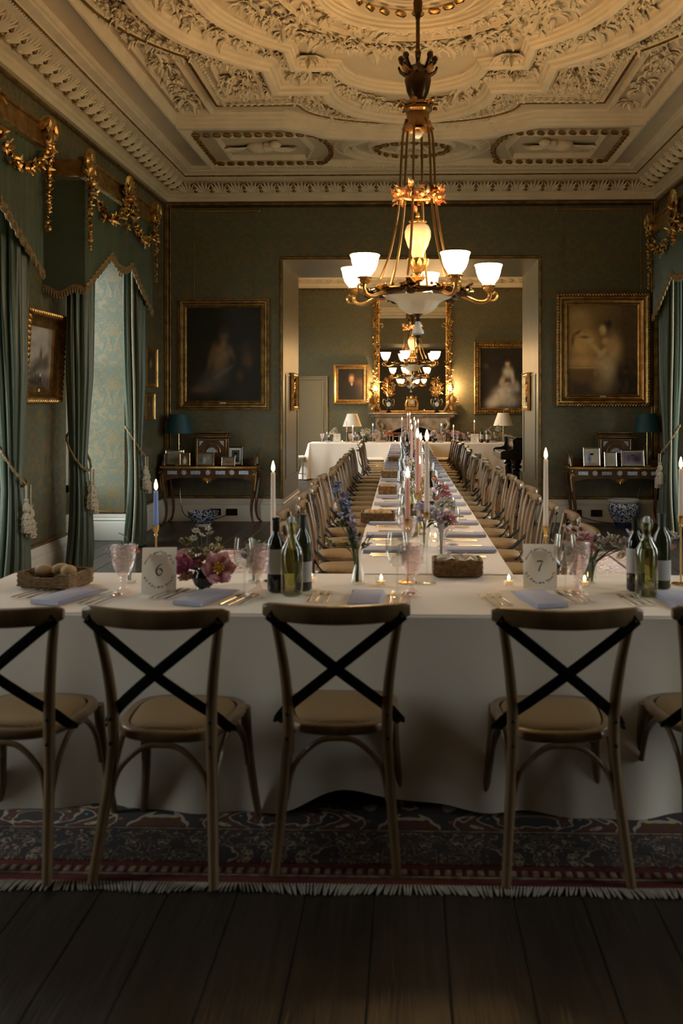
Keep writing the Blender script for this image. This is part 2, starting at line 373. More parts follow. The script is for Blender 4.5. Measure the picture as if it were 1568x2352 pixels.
# skirting boards with moulded tops
SK = [(0,0),(.045,0),(.045,.2),(.035,.215),(.038,.235),(.022,.25),(.022,.275),(.008,.3),(0,.3)]
def skirt(name, path): struct(name, MB().sweep(SK, path), WHITE)
skirt('baseboard_back', [(OX0, YB2), (OX0, YB), (-XW, YB)]); skirt('baseboard_back_2', [(XW, YB), (OX1, YB), (OX1, YB2)])
LS = [(-XW, YB)]
for a, b in reversed(WIN_L): LS += [(-XW, b), (-XW-RD+.12, b), (-XW-RD+.12, a), (-XW, a)]
LS += [(-XW, YN)]; skirt('baseboard_left', LS)
RS = [(XW, YN)]
for a, b in WIN_R: RS += [(XW, a), (XW+RD-.12, a), (XW+RD-.12, b), (XW, b)]
RS += [(XW, YB)]; skirt('baseboard_right', RS)
skirt('baseboard_far', [(XW, YF), (-XW, YF)]); skirt('baseboard_far_left', [(-XW, YF), (-XW, YB2), (OX0, YB2)]); skirt('baseboard_far_right', [(OX1, YB2), (XW, YB2), (XW, YF)])
# sash windows in the reveals; the nearest on each side is added fill
wn = 0
for s, wins in ((-1, WIN_L+WIN_F), (1, WIN_R)):
    for a, b in wins:
        wn += 1; x = s*(XW+RD-.06); c = (a+b)/2; w = b-a; z0, z1 = WZ0, WZ1
        f = MB()
        for zz in (z0+.04, (z0+z1)/2, z1-.04): f.box(x, c, zz, .08, w, .08)
        for yy in (a+.04, b-.04): f.box(x, yy, (z0+z1)/2, .08, .08, z1-z0)
        o = struct('window_%d' % wn, f, WHITE)
        q = MB()
        for k in (1, 2): q.box(x, a+w*k/3, (z0+z1)/2, .04, .03, z1-z0)
        for zz in (z0+.72, z1-.72): q.box(x, c, zz, .04, w, .03)
        q.build('glazing_bars', WHITE, o)
        for k in range(3):
            for r in range(4):
                MB().box(x, a+w*(k+.5)/3, z0+(z1-z0)*(r+.5)/4, .004, w/3-.03, (z1-z0)/4-.03).build('pane', PANE, o, smooth=False)
# ================================================================ CEILING
CZ = 4.62; CY = 6.62
ceil = struct('ceiling', MB().box(0, (YN+YB)/2, CZ+.06, 2*XW+1.5, YB-YN, .12), PLASTER2)
struct('ceiling_2', MB().box(0, (YB2+YF)/2, CZ+.06, 2*XW+1.5, YF-YB2, .12), PLASTER2)
CORN = [(0,4.26),(.05,4.26),(.055,4.30),(.075,4.31),(.08,4.345),(.12,4.36),(.125,4.385),(.15,4.39),(.17,4.41),(.20,4.435),(.25,4.475),(.31,4.50),(.335,4.505),(.34,4.52),(.36,4.52),(.365,4.545),(.44,4.56),(.445,4.575),(.47,4.58),(.48,4.62),(.0,4.62)]
rect = [(XW, YN), (XW, YB), (-XW, YB), (-XW, YN)]
struct('trim_5', MB().sweep(CORN, rect, closed=True), PLASTER, angle=30)
rect2 = [(XW, YB2), (XW, YF), (-XW, YF), (-XW, YB2)]
C2 = [(0,4.30),(.04,4.30),(.06,4.36),(.16,4.38),(.17,4.46),(.30,4.47),(.33,4.52),(.34,4.62),(0,4.62)]
t6 = struct('trim_6', MB().sweep(C2, rect2, closed=True), PLASTER, angle=30)
mod = MB().box(0,0,0,.09,.10,.06).box(0,.02,-.03,.06,.06,.03).blob((0,-.01,-.05),.022).mesh('modillion', PLASTER)
for i in range(28): inst('modillion', mod, t6, (-XW+.25+i*.232, YF-.23, 4.435))
# cornice ornaments: cream palmettes and gilt leaves alternating
pm_ = MB()
for k in range(-3, 4):
    a = k*.25; pm_.leaf((k*.010,-.022,-.040), (sin(a), -.84*cos(a), .52*cos(a)), (0,-.5,-.8), .20-.012*abs(k), .042, .16)
pm_.blob((0,-.02,-.02), .030)
PALM = pm_.mesh('palmette', PLASTER)
gl = MB()
for k in (-1, 0, 1): gl.leaf((k*.012,-.01,-.02), (k*.22, -.84, .52), (0,-.5,-.8), .17-.03*abs(k), .040, .34)
gl.blob((0,-.03,-.02), .028); gl.blob((0,-.10,.01), .030)
GLEAF = gl.mesh('gilt_leaf', GILTD)
t7 = struct('trim_7', MB().sweep([(.355,4.508),(.37,4.508),(.37,4.522),(.355,4.522)], rect, closed=True), GILTD)
def run(p0, p1, step, rz, fn):
    p0 = V(p0); p1 = V(p1); n = int((p1-p0).length/step)
    for i in range(n): fn(p0+(p1-p0)*((i+.5)/n), rz, i)
def orn(p, rz, i):
    inst('palmette' if i % 2 == 0 else 'gilt_leaf', PALM if i % 2 == 0 else GLEAF, t7, p, (0, 0, rz))
run((-XW+.3, YB-.155, 4.385), (XW-.3, YB-.155, 4.385), .1075, 0, orn)
run((-XW+.155, 5.6, 4.385), (-XW+.155, YB-.3, 4.385), .1075, pi/2, orn)
run((XW-.155, 9.2, 4.385), (XW-.155, YB-.3, 4.385), .1075, -pi/2, orn)
bd = MB()
def beads(p, rz, i): bd.blob(p, .014, n=6, m=4)
run((-XW+.35, YB-.35, 4.515), (XW-.35, YB-.35, 4.515), .04, 0, beads); run((-XW+.35, 5.6, 4.515), (-XW+.35, YB-.35, 4.515), .04, 0, beads); run((XW-.35, 9.5, 4.515), (XW-.35, YB-.35, 4.515), .04, 0, beads)
bd.build('bead_moulding', PLASTER, t7, kind='stuff')
# ribs of the great oval
def outline(a, b, xs, ys, xa, top, n=14):
    q = []
    ye = b*sqrt(max(0, 1-(xs/a)**2)); t1 = math.atan2(ye/b, xs/a)
    for i in range(n+1): t = t1*i/n; q.append((a*cos(t), b*sin(t)))
    if xs < a*cos(t1)-1e-3: q.append((xs, ye))
    q.append((xs, ys)); q.append((xa+.05, ys))
    for i in range(n+1): t = pi/2*i/n; q.append((xa*cos(t), ys+.02+(top-ys-.02)*sin(t)))
    h = q+[(-x, y) for x, y in reversed(q[:-1])]
    full = h+[(x, -y) for x, y in reversed(h[1:-1])]
    return [(x, y+CY) for x, y in full]
OM = outline(2.05, 1.82, 1.27, 2.03, .80, 2.95); OI = outline(1.62, 1.4, 1.05, 1.52, .68, 2.15); OO = outline(2.42, 2.0, 1.93, 2.5, 1.1, 3.12)
def rib(w, d, z=CZ, k=3):
    # stepped, rounded rib hanging from the ceiling
    p = [(-w/2, 0)]
    for i in range(k): q = i/k; p += [(-w/2+w*.42*q, -d*(q+.6/k)), (-w/2+w*.42*(q+.7/k), -d*(q+1/k))]
    p += [(x*-1, y) for x, y in reversed(p)]
    return [(u, z+h) for u, h in p]
mm = MB().sweep(rib(.20, .13), OM, closed=True)
mm.sweep(rib(.10, .08), OI, closed=True); mm.sweep(rib(.09, .07), OO, closed=True)
mm.sweep(rib(.16, .10), [(x*.985, (y-CY)*.985+CY) for x, y in OI], closed=True)
# cross beam and side beams
bow = [(-2.46, CY+3.02), (-1.35, CY+3.02), (-1.0, CY+3.28)]+[(1.0*sin(R(a)), CY+3.28+.22*cos(R(a))) for a in range(-80, 81, 10)]+[(1.0, CY+3.28), (1.35, CY+3.02), (2.46, CY+3.02)]
mm.sweep(rib(.34, .15, k=4), bow)
for s in (-1, 1): mm.sweep(rib(.10, .12), [(s*2.48, .8), (s*2.48, 11.45)])
mm.sweep(rib(.10, .08), [(-2.48, 11.47), (2.48, 11.47)])
CYC = 10.83; CXC = .03
def circ(r, cx=CXC, cy=CYC, a0=0, a1=360, n=48, ky=1): return [(cx+r*cos(R(a0+(a1-a0)*i/n)), cy+ky*r*sin(R(a0+(a1-a0)*i/n))) for i in range(n+(0 if a1-a0 >= 360 else 1))]
for r, w, d in ((.80,.10,.07),(.70,.06,.05),(.50,.05,.05),(.92,.03,.03)): mm.sweep(rib(w, d), circ(r, ky=.72), closed=True)
for s in (-1, 1): # inner panel frames of end row
    xs = [s*2.2, s*1.25]
    mm.sweep(rib(.06, .06), [(xs[0], 10.28), (xs[1], 10.28), (xs[1]-s*.1, 10.8), (xs[1], 11.2), (xs[0], 11.2)], closed=True)
    # corner spandrel panels
    mm.sweep(rib(.05, .05), [(s*1.42, CY+1.62), (s*1.78, CY+1.45), (s*1.80, CY+2.32), (s*1.42, CY+2.32)], closed=True)
    mm.sweep(rib(.05, .05), [(s*2.06, CY+1.2), (s*2.36, CY+.8), (s*2.36, CY+2.85), (s*2.06, CY+2.85)], closed=True)
for r, w, d in ((.52,.10,.08),(.70,.12,.09),(1.0,.04,.04),(.30,.08,.05)): mm.sweep(rib(w, d), circ(r, 0, CY, n=56), closed=True)
struct('trim_8', mm, PLASTER, angle=28)
gg = MB()
def line_gilt(path, closed=True, z=CZ-.11, w=.014): gg.sweep([(-w,z),(w,z),(w,z-.014),(-w,z-.014)], path, closed=closed)
def offs(path, d):
    k = len(path); out = []
    for i in range(k):
        a, b, c = V(path[i-1]), V(path[i]), V(path[(i+1) % k]); t = (c-a).normalized(); out.append((b.x-t.y*d, b.y+t.x*d))
    return out
line_gilt(offs(OM, -.095), z=CZ-.03, w=.010); line_gilt(OO, z=CZ-.065, w=.012); line_gilt(offs(OI, -.07), z=CZ-.02, w=.007)
struct('trim_9', gg, GILT)
# gilt rope: separate twisted beads
ROPE = MB().rbox(0,0,0,.095,.05,.045,.016, Euler((0,0,.45)).to_matrix()).mesh('gilt_bead', GILT)
t10 = struct('trim_10', MB().sweep([(-.02,CZ),(.02,CZ),(.02,CZ-.03),(-.02,CZ-.03)], circ(.42, ky=.72), closed=True), PLASTER)
def rope(path, step, z, closed=False):
    P = [V((x, y)) for x, y in path];
    if closed: P.append(P[0])
    L = [0]
    for i in range(len(P)-1): L.append(L[-1]+(P[i+1]-P[i]).length)
    n = int(L[-1]/step)
    for i in range(n):
        s = (i+.5)/n*L[-1]; k = max(j for j in range(len(L)-1) if L[j] <= s); t = (s-L[k])/(L[k+1]-L[k]); p = P[k].lerp(P[k+1], t); d = P[k+1]-P[k]
        inst('gilt_bead', ROPE, t10, (p.x, p.y, z), (0, 0, math.atan2(d.y, d.x)))
rope(circ(.42, ky=.72), .12, CZ-.05, True); rope(circ(.42, 0, CY), .13, CZ-.06, True)
for s in (-1, 1):
    c = [(s*(1.05+.0), 10.2)]+[(CXC+s*(1.12-.16*cos(R(a))) , 10.8+.5*sin(R(a))) for a in range(-70, 71, 20)]+[(s*1.05, 11.4)]
    rope([(s*2.42, 11.40), (s*2.42, 10.2), (s*1.05, 10.2)], .115, CZ-.05); rope(c, .115, CZ-.05); rope([(s*1.05, 11.4), (s*2.42, 11.4)], .115, CZ-.05)
# plaster foliage: flowers one by one, leaves massed
FLW = []
for k in range(4):
    f = MB(); n = (6, 8, 11, 5)[k]
    for ring, (ln, tilt) in enumerate(((.075,.35),(.05,.9))):
        for j in range(n):
            a = 2*pi*(j+.5*ring)/n; f.leaf((cos(a)*.012, sin(a)*.012, -.01-.012*ring), (cos(a), sin(a), -tilt), (0,0,-1), ln*U(.85,1.15), ln*(.75 if n < 9 else .42), -.25)
    f.blob((0,0,-.035), .022, n=7, m=4); FLW.append(f.mesh('plaster_flower', PLASTER))
t11 = struct('trim_11', MB().sweep(rib(.03,.02), circ(1.12, 0, CY), closed=True), PLASTER)
FOL = MB()
def foliage(x, y, w, n=5, zz=CZ, size=1.0):
    for _ in range(n):
        a = U(0, 2*pi); r = w*sqrt(U(0,1)); s = U(.07,.14)*size
        FOL.leaf((x+cos(a)*r, y+sin(a)*r, zz-U(.005,.03)), (cos(a+U(-1,1)), sin(a+U(-1,1)), -U(.2,.75)), (0,0,-1), s, s*U(.38,.6), -.35)
    if U(0,1) < .6: FOL.blob((x+U(-w,w)*.5, y+U(-w,w)*.5, zz-.035), U(.016,.03), n=6, m=4)
nfl = [0]
def flower_at(x, y, sc=1.0, z=CZ-.01):
    if y < 6.1 or nfl[0] >= 298: return
    nfl[0] += 1; inst('plaster_flower', FLW[random.randrange(4)], t11, (x, y, z), (U(-.2,.2), U(-.2,.2), U(0,6)), (sc,)*3)
def along(path, step, fn, closed=True):
    P = [V(p) for p in path]+([V(path[0])] if closed else []); acc = 0
    for i in range(len(P)-1):
        d = P[i+1]-P[i]; L = d.length
        while acc < L: p = P[i]+d*(acc/L); fn(p.x, p.y); acc += step
        acc -= L
mid = offs(OM, -.26); mid2 = offs(OM, .24)
def band(w, dens, fsc):
    def f(x, y):
        if y < 6.0: return
        foliage(x, y, w, dens)
        if U(0,1) < .45: flower_at(x+U(-w,w)*.6, y+U(-w,w)*.6, fsc*U(.8,1.2))
    return f
along(mid, .085, band(.10, 7, .95)); along(mid2, .085, band(.10, 7, 1.0)); along(circ(.86, 0, CY), .10, band(.06, 5, .6))
along(circ(1.22, 0, CY, n=60, ky=1.0), .10, band(.15, 9, .9)); along(circ(.98, 0, CY+.25, n=60), .2, band(.06, 4, .6))
for s in (-1, 1):
    for _ in range(12): foliage(s*U(1.46,1.76), CY+U(1.75,2.28), .09, 9)
    for _ in range(9): flower_at(s*U(1.48,1.74), CY+U(1.75,2.25), 1.1)
    for _ in range(16): yy = CY+U(1.2,2.75); foliage(s*2.21, yy, .06, 6); 
    for _ in range(7): flower_at(s*U(2.15,2.28), CY+U(1.3,2.7), .8)
    along([(s*2.30, CY+.2), (s*2.18, CY+.95), (s*1.75, CY+1.45)], .08, band(.10, 8, 1.1), False)
    # relief birds on the end row: body, wings of feathers
    cx = s*1.78; cy = 10.74; bm = MB()
    bm.blob((cx, cy, CZ-.03), .12, (1.2,.9,.6), 12, 8); bm.blob((cx-s*.22, cy-.16, CZ-.05), .06, (1.2,1,.8), 8, 6); bm.tube([(cx-s*.12, cy-.08, CZ-.05), (cx-s*.22, cy-.14, CZ-.06)], [.07,.04])
    for q in (-1, 1):
        for i in range(12):
            for j in range(3): bm.leaf((cx+q*(.07+.022*i), cy+.05-.05*j+.012*i, CZ-.02-.014*j), (q*.8, .75-.15*i+.1*j, -.12), (0,0,-1), .22-.04*j, .075, -.2)
    for i in range(5): bm.leaf((cx+s*.1, cy+.04, CZ-.03), (s*.6+.16*(i-2), .8, -.15), (0,0,-1), .2, .055, -.1)
    bm.build('plaster_bird', PLASTER, t11, label='spread-winged plaster bird in an end panel')
# shells in inner points
    for i in range(9):
        a = R(-60+15*i); FOL.leaf((s*.88, CY+1.32, CZ-.03), (sin(a)*.9, cos(a), -.35), (0,0,-1), .22, .07, -.3)
        FOL.leaf((s*.88, CY+1.32, CZ-.05), (sin(a)*.9, cos(a)-1.1, -.35), (0,0,-1), .12, .05, -.3)
for i in range(9):
    a = 2*pi*i/9; FOL.leaf((CXC, CYC, CZ-.02), (cos(a), sin(a), -.25), (0,0,-1), .2, .08, -.3)
FOL.build('leaf_relief', PLASTER, t11, kind='stuff')
# egg-and-dart massed along the inner rib
egg = MB()
def eg(x, y):
    if y > 5.8: egg.blob((x, y, CZ-.085), .022, (1,1,.7), 6, 4)
along(OI, .07, eg); along(circ(.70, 0, CY, n=56), .08, eg); along(offs(OO, .1), .07, eg); along([(-2.4,11.47),(2.4,11.47)], .045, eg, False)
egg.build('egg_and_dart', PLASTER, t11, kind='stuff')
# ================================================================ CHANDELIERS
AGED = mat('aged_brass', (.26,.15,.06), .3, metal=.9)
def chandelier(label, loc, rz, top):
    t = thing('chandelier', label, 'chandelier', loc, rz, 'gilt five-light chandeliers')
    # local origin at the bottom tip of the fitting; z measured upwards
    H = top-loc[2]
    MB().tube([(0,0,H),(0,0,1.74)], .015, 10).tube([(0,0,H),(0,0,H-.05)], [.09,.05], 16).build('rod', BRONZE, t)
    k = MB(); k.lathe([(.016,2.36),(.03,2.33),(.022,2.28),(.034,2.24),(.030,2.18),(.016,2.12)], 12)
    k.build('rod_knop', BRONZE, t)
    u = MB().lathe([(.012,1.52),(.05,1.545),(.075,1.60),(.09,1.68),(.085,1.74),(.06,1.78),(.02,1.79)], 20, flute=.05, fk=6)
    for i in range(8):
        a = 2*pi*i/8; u.leaf((.07*cos(a), .07*sin(a), 1.72), (cos(a), sin(a), 1.0), (-cos(a), -sin(a), .4), .09, .08, -.35)
        u.tube([(.06*cos(a),.06*sin(a),1.74),(.10*cos(a),.10*sin(a),1.79),(.12*cos(a),.12*sin(a),1.82)], [.012,.014,.020], 6); u.blob((.12*cos(a),.12*sin(a),1.835), .024, n=7, m=5)
    u.build('crown_urn', BRONZE, t)
    c = MB().lathe([(.03,1.53),(.095,1.52),(.10,1.505),(.085,1.495),(.10,1.485),(.10,1.465),(.08,1.45),(.075,1.40),(.10,1.355),(.115,1.335),(.09,1.345),(.04,1.36)], 24, flute=.04, fk=6)
    for i in range(6):
        a = 2*pi*i/6+.3; c.leaf((.09*cos(a), .09*sin(a), 1.50), (cos(a), sin(a), .3), (0,0,1), .07, .06, .4); c.blob((.13*cos(a), .13*sin(a), 1.49), .018, n=6, m=4)
    c.build('collar', AGED, t)
    MB().blob((0,0,1.30), .035, n=12, m=8).build('pendant_bead', OPALB, t)
    for i in range(6):
        a = 2*pi*i/6+.26; ca, sa = cos(a), sin(a)
        pts = spline([(ca*.085,sa*.085,1.40),(ca*.11,sa*.11,1.28),(ca*.125,sa*.125,1.05),(ca*.135,sa*.135,.83),(ca*.165,sa*.165,.62),(ca*.21,sa*.21,.42),(ca*.275,sa*.275,.25)], 4)
        MB().tube(pts, .0095, 8).build('hanging_rod', AGED, t)
    w = MB()
    for i in range(70):
        a = 2*pi*i/70; r = .138+U(-.014,.018); p = (r*cos(a), r*sin(a), .86+U(-.045,.05))
        w.leaf(p, (cos(a+U(-1,1)), sin(a+U(-1,1)), U(-1,1.3)), (cos(a), sin(a), .2), U(.05,.08), .045, .3)
        if i % 3 == 0: w.blob(p, .017, n=6, m=4)
    w.tube([(.13*cos(2*pi*i/24), .13*sin(2*pi*i/24), .86) for i in range(24)], .012, 6, closed=True)
    w.build('flower_wreath', mat('copper_gilt', (.75,.42,.22), .38, metal=.8), t)
    MB().lathe([(.035,.40),(.05,.45),(.075,.50),(.093,.56),(.094,.60),(.08,.64),(.05,.66),(.02,.665)], 24).build('opal_globe', OPAL, t)
    q = MB().lathe([(.012,.72),(.02,.71),(.012,.695),(.04,.68),(.055,.665),(.05,.655)], 16)
    for i in range(8): a = 2*pi*i/8; q.blob((.055*cos(a), .055*sin(a), .672), .011, n=6, m=4)
    q.blob((0,0,.725), .014, n=8, m=5); q.build('globe_cap', GILT, t)
    q = MB().lathe([(.02,.15),(.035,.18),(.018,.22),(.03,.26),(.02,.29),(.045,.33),(.052,.38),(.04,.41)], 20)
    for i in range(9):
        a = 2*pi*i/9
        for z, s in ((.31,.11),(.24,.06)): q.leaf((.025*cos(a), .025*sin(a), z), (cos(a)*.45, sin(a)*.45, 1), (cos(a), sin(a), 0), s, .045, .3)
    q.build('leafy_stem', GILT, t)
    r = MB(); ring = [(.30*cos(2*pi*i/40), .30*sin(2*pi*i/40), .155+.006*cos(10*pi*i/20)) for i in range(40)]
    r.tube(ring, .026, 10, closed=True, flat=(.8,1.4)); r.tube([(.345*cos(2*pi*i/40), .345*sin(2*pi*i/40), .165) for i in range(40)], .010, 6, closed=True)
    for i in range(20):
        a = 2*pi*i/20; r.leaf((.33*cos(a), .33*sin(a), .15), (cos(a), sin(a), .5), (0,0,1), .05, .04, .3); r.blob((.30*cos(a), .30*sin(a), .195), .013, n=6, m=4)
    for i in range(5):
        a = R(-62+72*i)+pi/5; r.blob((.35*cos(a), .35*sin(a), .15), .045, (1,1,.8), 8, 6)
        for j in range(6): r.leaf((.35*cos(a), .35*sin(a), .15), (cos(a+(j-2.5)*.6), sin(a+(j-2.5)*.6), U(-.2,.9)), (0,0,1), .09, .05, .4)
    r.build('ring', BRONZE, t)
    b = MB().lathe([(.235,.135),(.215,.118),(.175,.105),(.145,.085),(.125,.05),(.085,.02),(.03,.008),(.005,.006)], 30, flute=.045, fk=10)
    b.build('alabaster_bowl', OPAL, t)
    MB().lathe([(.04,.01),(.02,0),(.012,-.02),(.02,-.035),(.016,-.045)], 12).build('finial', BRONZE, t); MB().lathe([(.02,-.14),(.026,-.15),(.012,-.16),(.016,-.18),(.004,-.21)], 10).build('drop_tip', BRONZE, t)
    MB().lathe([(.016,-.04),(.02,-.06),(.026,-.085),(.042,-.11),(.044,-.13),(.02,-.14)], 18).build('smoke_bell', OPALB, t)
    for i in range(5):
        a = R(-62+72*i); ca, sa = cos(a), sin(a)
        def P_(r_, z): return (ca*r_, sa*r_, z)
        m = MB().tube(spline([P_(.30,.16),P_(.37,.13),P_(.44,.105),P_(.50,.11),P_(.53,.15),P_(.52,.185)], 4), .015, 8)
        m.tube(spline([P_(.52,.12),P_(.56,.115),P_(.585,.15),P_(.565,.175),P_(.55,.16)], 4), .009, 6)
        for j in range(5): m.leaf(P_(.34,.14), (ca*cos(j*1.2)-sa*.6*sin(j*1.2), sa*cos(j*1.2)+ca*.6*sin(j*1.2), .5), (0,0,1), .08, .045, .4)
        m.lathe([(.008,.17),(.03,.185),(.04,.20),(.036,.212),(.05,.225)], 14, c=(ca*.52, sa*.52, 0))
        for j in range(6): m.blob((ca*.52+.043*cos(j), sa*.52+.043*sin(j), .222), .010, n=6, m=4)
        arm = m.build('arm', GILT, t)
        MB().lathe([(.028,.225),(.050,.245),(.072,.275),(.086,.315),(.092,.35),(.101,.372),(.099,.374),(.088,.352)], 24, c=(ca*.52, sa*.52, 0)).build('lit_glass_shade', CUPM, t)
    return t
chandelier('large gilt chandelier with five lit glass shades hanging nearest above the long table', (.06, 6.55, 2.19), 0, 4.62)
chandelier('smaller-looking gilt chandelier hanging in the farther room before the tall mirror', (.06, 17.7, 2.19), .5, 4.62)
# ================================================================ CURTAINS AND PELMETS
def curtain(label, x, y0, y1, ytie, ztie, group, s=1, lead=1, z1=3.4, tassel=True, spread=1.0, braid=True):
    # gathered panel hung along a side wall; lead=+1 when the window lies towards +y
    yc = (y0+y1)/2; t = thing('curtain', label, 'curtain', (x, yc, 0), 0, group)
    w = (y1-y0)/2; n = 96; rows = 30; vs = []; fs = []
    for k in range(rows+1):
        z = z1*k/rows; d = z-ztie
        if d > 0: q = min(1, d/1.5); cw = w*(.50+.50*(q*q*(3-2*q))); sh = (ytie-yc)*(1-q)
        else: q = min(1, -d/ztie); cw = w*(.50+.65*spread*q**.8); sh = (ytie-yc)*(1-.35*q)
        dep = .10*(.62+.38*min(1, abs(d)*1.2))
        for j in range(n):
            a = 2*pi*j/n; f = 1+.13*cos(13*a+.6*sin(z*1.1))+.06*cos(29*a+z*.8)+.04*sin(7*a+z*2)
            if z < .25: f += .10*(1-z/.25)*sin(9*a+2)
            yy = sh+cw*f*cos(a); xx = s*(dep*f*sin(a))+s*.02*sin(3*z)*(d < 0)
            vs.append((xx, yy, max(.004, z)))
    for k in range(rows):
        for j in range(n): j2 = (j+1) % n; fs.append((k*n+j, k*n+j2, (k+1)*n+j2, (k+1)*n+j))
    MB().add(vs, fs).build('fabric', GREENV, t, angle=180)
    tr = MB(); pts = []
    for k in range(rows+1): i = k*n+(4 if lead > 0 else n//2-4); v = vs[i]; pts.append((v[0]+s*.008, v[1]+lead*.012, v[2]+.004))
    tr.tube(pts, .009, 6, flat=(1.0,2.2)) 
    if braid: tr.build('braid_edging', CREAMTRIM, t)
    # tieback cord and two tassels
    c = MB(); cp = []
    for i in range(24):
        a = 2*pi*i/24; cp.append((s*(.105*sin(a)), (ytie-yc)+w*.62*cos(a), ztie+.14-.16*sin(a)+(.05*lead*cos(a))))
    c.tube(cp, .010, 6, closed=True); c.tube([(p[0]*1.04, p[1]*1.03, p[2]+.012*(1 if i % 2 else -1)) for i, p in enumerate(cp)], .007, 5, closed=True)
    c.build('tieback_cord', FRINGE, t)
    if tassel:
        for q, dz in ((-1, 0), (1, -.05)):
            m = MB(); bx = s*.125; by = (ytie-yc)+q*.038; bz = ztie-.02
            m.tube([(bx-.0, by*1.0, bz), (bx, by, bz-.10+dz)], .008, 6)
            z0 = bz-.10+dz
            m.lathe([(.008,0),(.022,-.01),(.014,-.03),(.030,-.055),(.032,-.085),(.018,-.11),(.034,-.125),(.040,-.15),(.044,-.25),(.040,-.26)], 12, c=(bx, by, z0), flute=.08, fk=6)
            for j in range(10):
                a = 2*pi*j/10
                for h in range(3): m.blob((bx+.045*cos(a), by+.045*sin(a), z0-.15-.045*h), .008, n=5, m=3)
            m.build('tassel', CREAMTRIM, t)
    return t
curtain('green silk curtain at the picture edge, hanging by the landscape painting', -3.03, 6.68, 7.06, 6.90, .96, None, 1, -1, braid=False)
curtain('dark green silk curtain between the landscape painting and bright window recess', -3.02, 8.17, 8.50, 8.28, .98, None, 1, 1, tassel=True)
curtain('green silk curtain with cream braid on the far side of the window recess', -3.03, 9.84, 10.18, 10.04, 1.0, None, 1, -1)
curtain('green silk curtain beside the desk with the blue and white planter', 3.06, 10.62, 11.05, 10.82, 1.0, None, -1, -1)
curtain('green silk curtain on the near edge of the window opposite the recess', 3.08, 8.45, 8.80, 8.62, 1.0, None, -1, 1)
def pelmet(label, s, y0, y1, vlabel):
    t = thing('pelmet', label, 'pelmet', (s*XW, (y0+y1)/2, 3.66), 0)
    L = (y1-y0)/2+.03; D = .37; X = -s*D
    b = MB(); b.rbox(X, 0, 0, .05, 2*L, .15, .008); 
    for q in (-1, 1): b.rbox(X/2, q*L, 0, D, .05, .15, .008)
    b.rbox(X-(-s)*-.0, 0, .085, .09, 2*L+.06, .03, .008); b.rbox(X, 0, -.075, .075, 2*L+.04, .022, .006); b.build('box', GILTD, t, angle=30)
    f = X+(-s)*.04
    def lf(m, p, n=3, sz=.08):
        for _ in range(n): m.leaf(p, (-s*U(0,1), U(-1,1), U(-1,1)), (-s, 0, .2), sz*U(.7,1.2), sz*.5, .3)
        if U(0,1) < .6: m.blob((p[0]-s*.02, p[1], p[2]), U(.016,.03), n=6, m=4)
    # three carved swags
    for k, (a, b_) in enumerate(((-L,-.06),(.06,L))):
        m = MB()
        for i in range(22):
            q = i/21; p = (f, a+(b_-a)*q, -.06-.30*sin(pi*q)**.8); lf(m, p, 3, .085)
        m.build('carved_swag', GILT, t)
    for q in (-1, 1):
        m = MB()
        for i in range(26): z = -.06-.66*i/25; lf(m, (f-(-s)*.0, q*L, z), 3, .07*(1.15-.6*i/25))
        m.build('carved_drop', GILT, t)
        m = MB(); m.tube(spline([(f,q*(L-.10),.06),(f-s*.02,q*(L-.02),.13),(f-s*.03,q*(L+.06),.12),(f-s*.03,q*(L+.11),.05),(f-s*.02,q*(L+.07),.0),(f-s*.02,q*(L+.03),.05)], 5), [.035]*10+[.03]*8+[.022]*8, 8)
        m.blob((f, q*L, 0), .065, (1,1,1.3), 10, 6)
        for j in range(7): m.leaf((f, q*L, .03), (-s*.4, q*cos(j), sin(j)), (-s,0,0), .12, .06, .35)
        m.build('corner_scroll', GILT, t)
    m = MB()  # central shell
    for i in range(11): a = R(-75+15*i); m.leaf((f, 0, -.02), (-s*.25, sin(a), cos(a)), (-s,0,0), .22, .07, .2)
    for i in range(12): lf(m, (f-s*.02, U(-.16,.16), U(-.2,.06)), 3, .1)
    for i in range(8): lf(m, (f, U(-.05,.05), -.1-.035*i), 3, .08)
    m.build('shell_crest', GILT, t)
    # valance: shaped fabric with fringe, a thing of its own
    v = thing('valance', vlabel, 'curtain', (s*XW, (y0+y1)/2, 3.60), 0)
    def hem(q):   # q in -1..1 along the front
        a = abs(q)
        if a > .30: return -1.00+.0*(1)+ (.42*((1-a)/.70))**1.0 if a > .30 else 0
        return -.58-.09*(1-(a/.30)**2)
    vs = []; fs = []; n = 72; path = []
    cor = [(0, -L), (X, -L)]
    for i in range(9): path.append((X*i/8*.999, -L, -1.02+.03*cos(i), 0))
    for i in range(n+1): q = -1+2*i/n; path.append((X-s*.012*cos(26*pi*q), L*q, hem(q), 1))
    for i in range(9): path.append((X*(1-i/8), L, -1.0+.45*min(1, i/3), 0))
    for x, y, h, _ in path: vs += [(x, y, -.05), (x*1.01, y, -.05+(h+.05)*.5), (x*1.02, y, h)]
    for i in range(len(path)-1):
        for j in (0, 1): fs.append((i*3+j, i*3+j+1, (i+1)*3+j+1, (i+1)*3+j))
    MB().add(vs, fs).build('fabric', GREENV, v, angle=180)
    m = MB(); pp = [(x*1.03, y, h) for x, y, h, _ in path]; m.tube(pp, .014, 6, flat=(1.4,.8))
    for i in range(len(pp)-1):
        a, b_ = V(pp[i]), V(pp[i+1])
        for k in range(2): p = a.lerp(b_, (k+.5)/2); m.tube([p, p+V((0,0,-.035)), p+V((0,0,-.06))], [.010,.014,.006], 5)
    m.build('fringe', FRINGE, v)
pelmet('gilded pelmet with shell and swags over the window recess beside the dark painting', -1, 8.10, 10.16, 'scalloped green valance with fringe above the bright window recess')
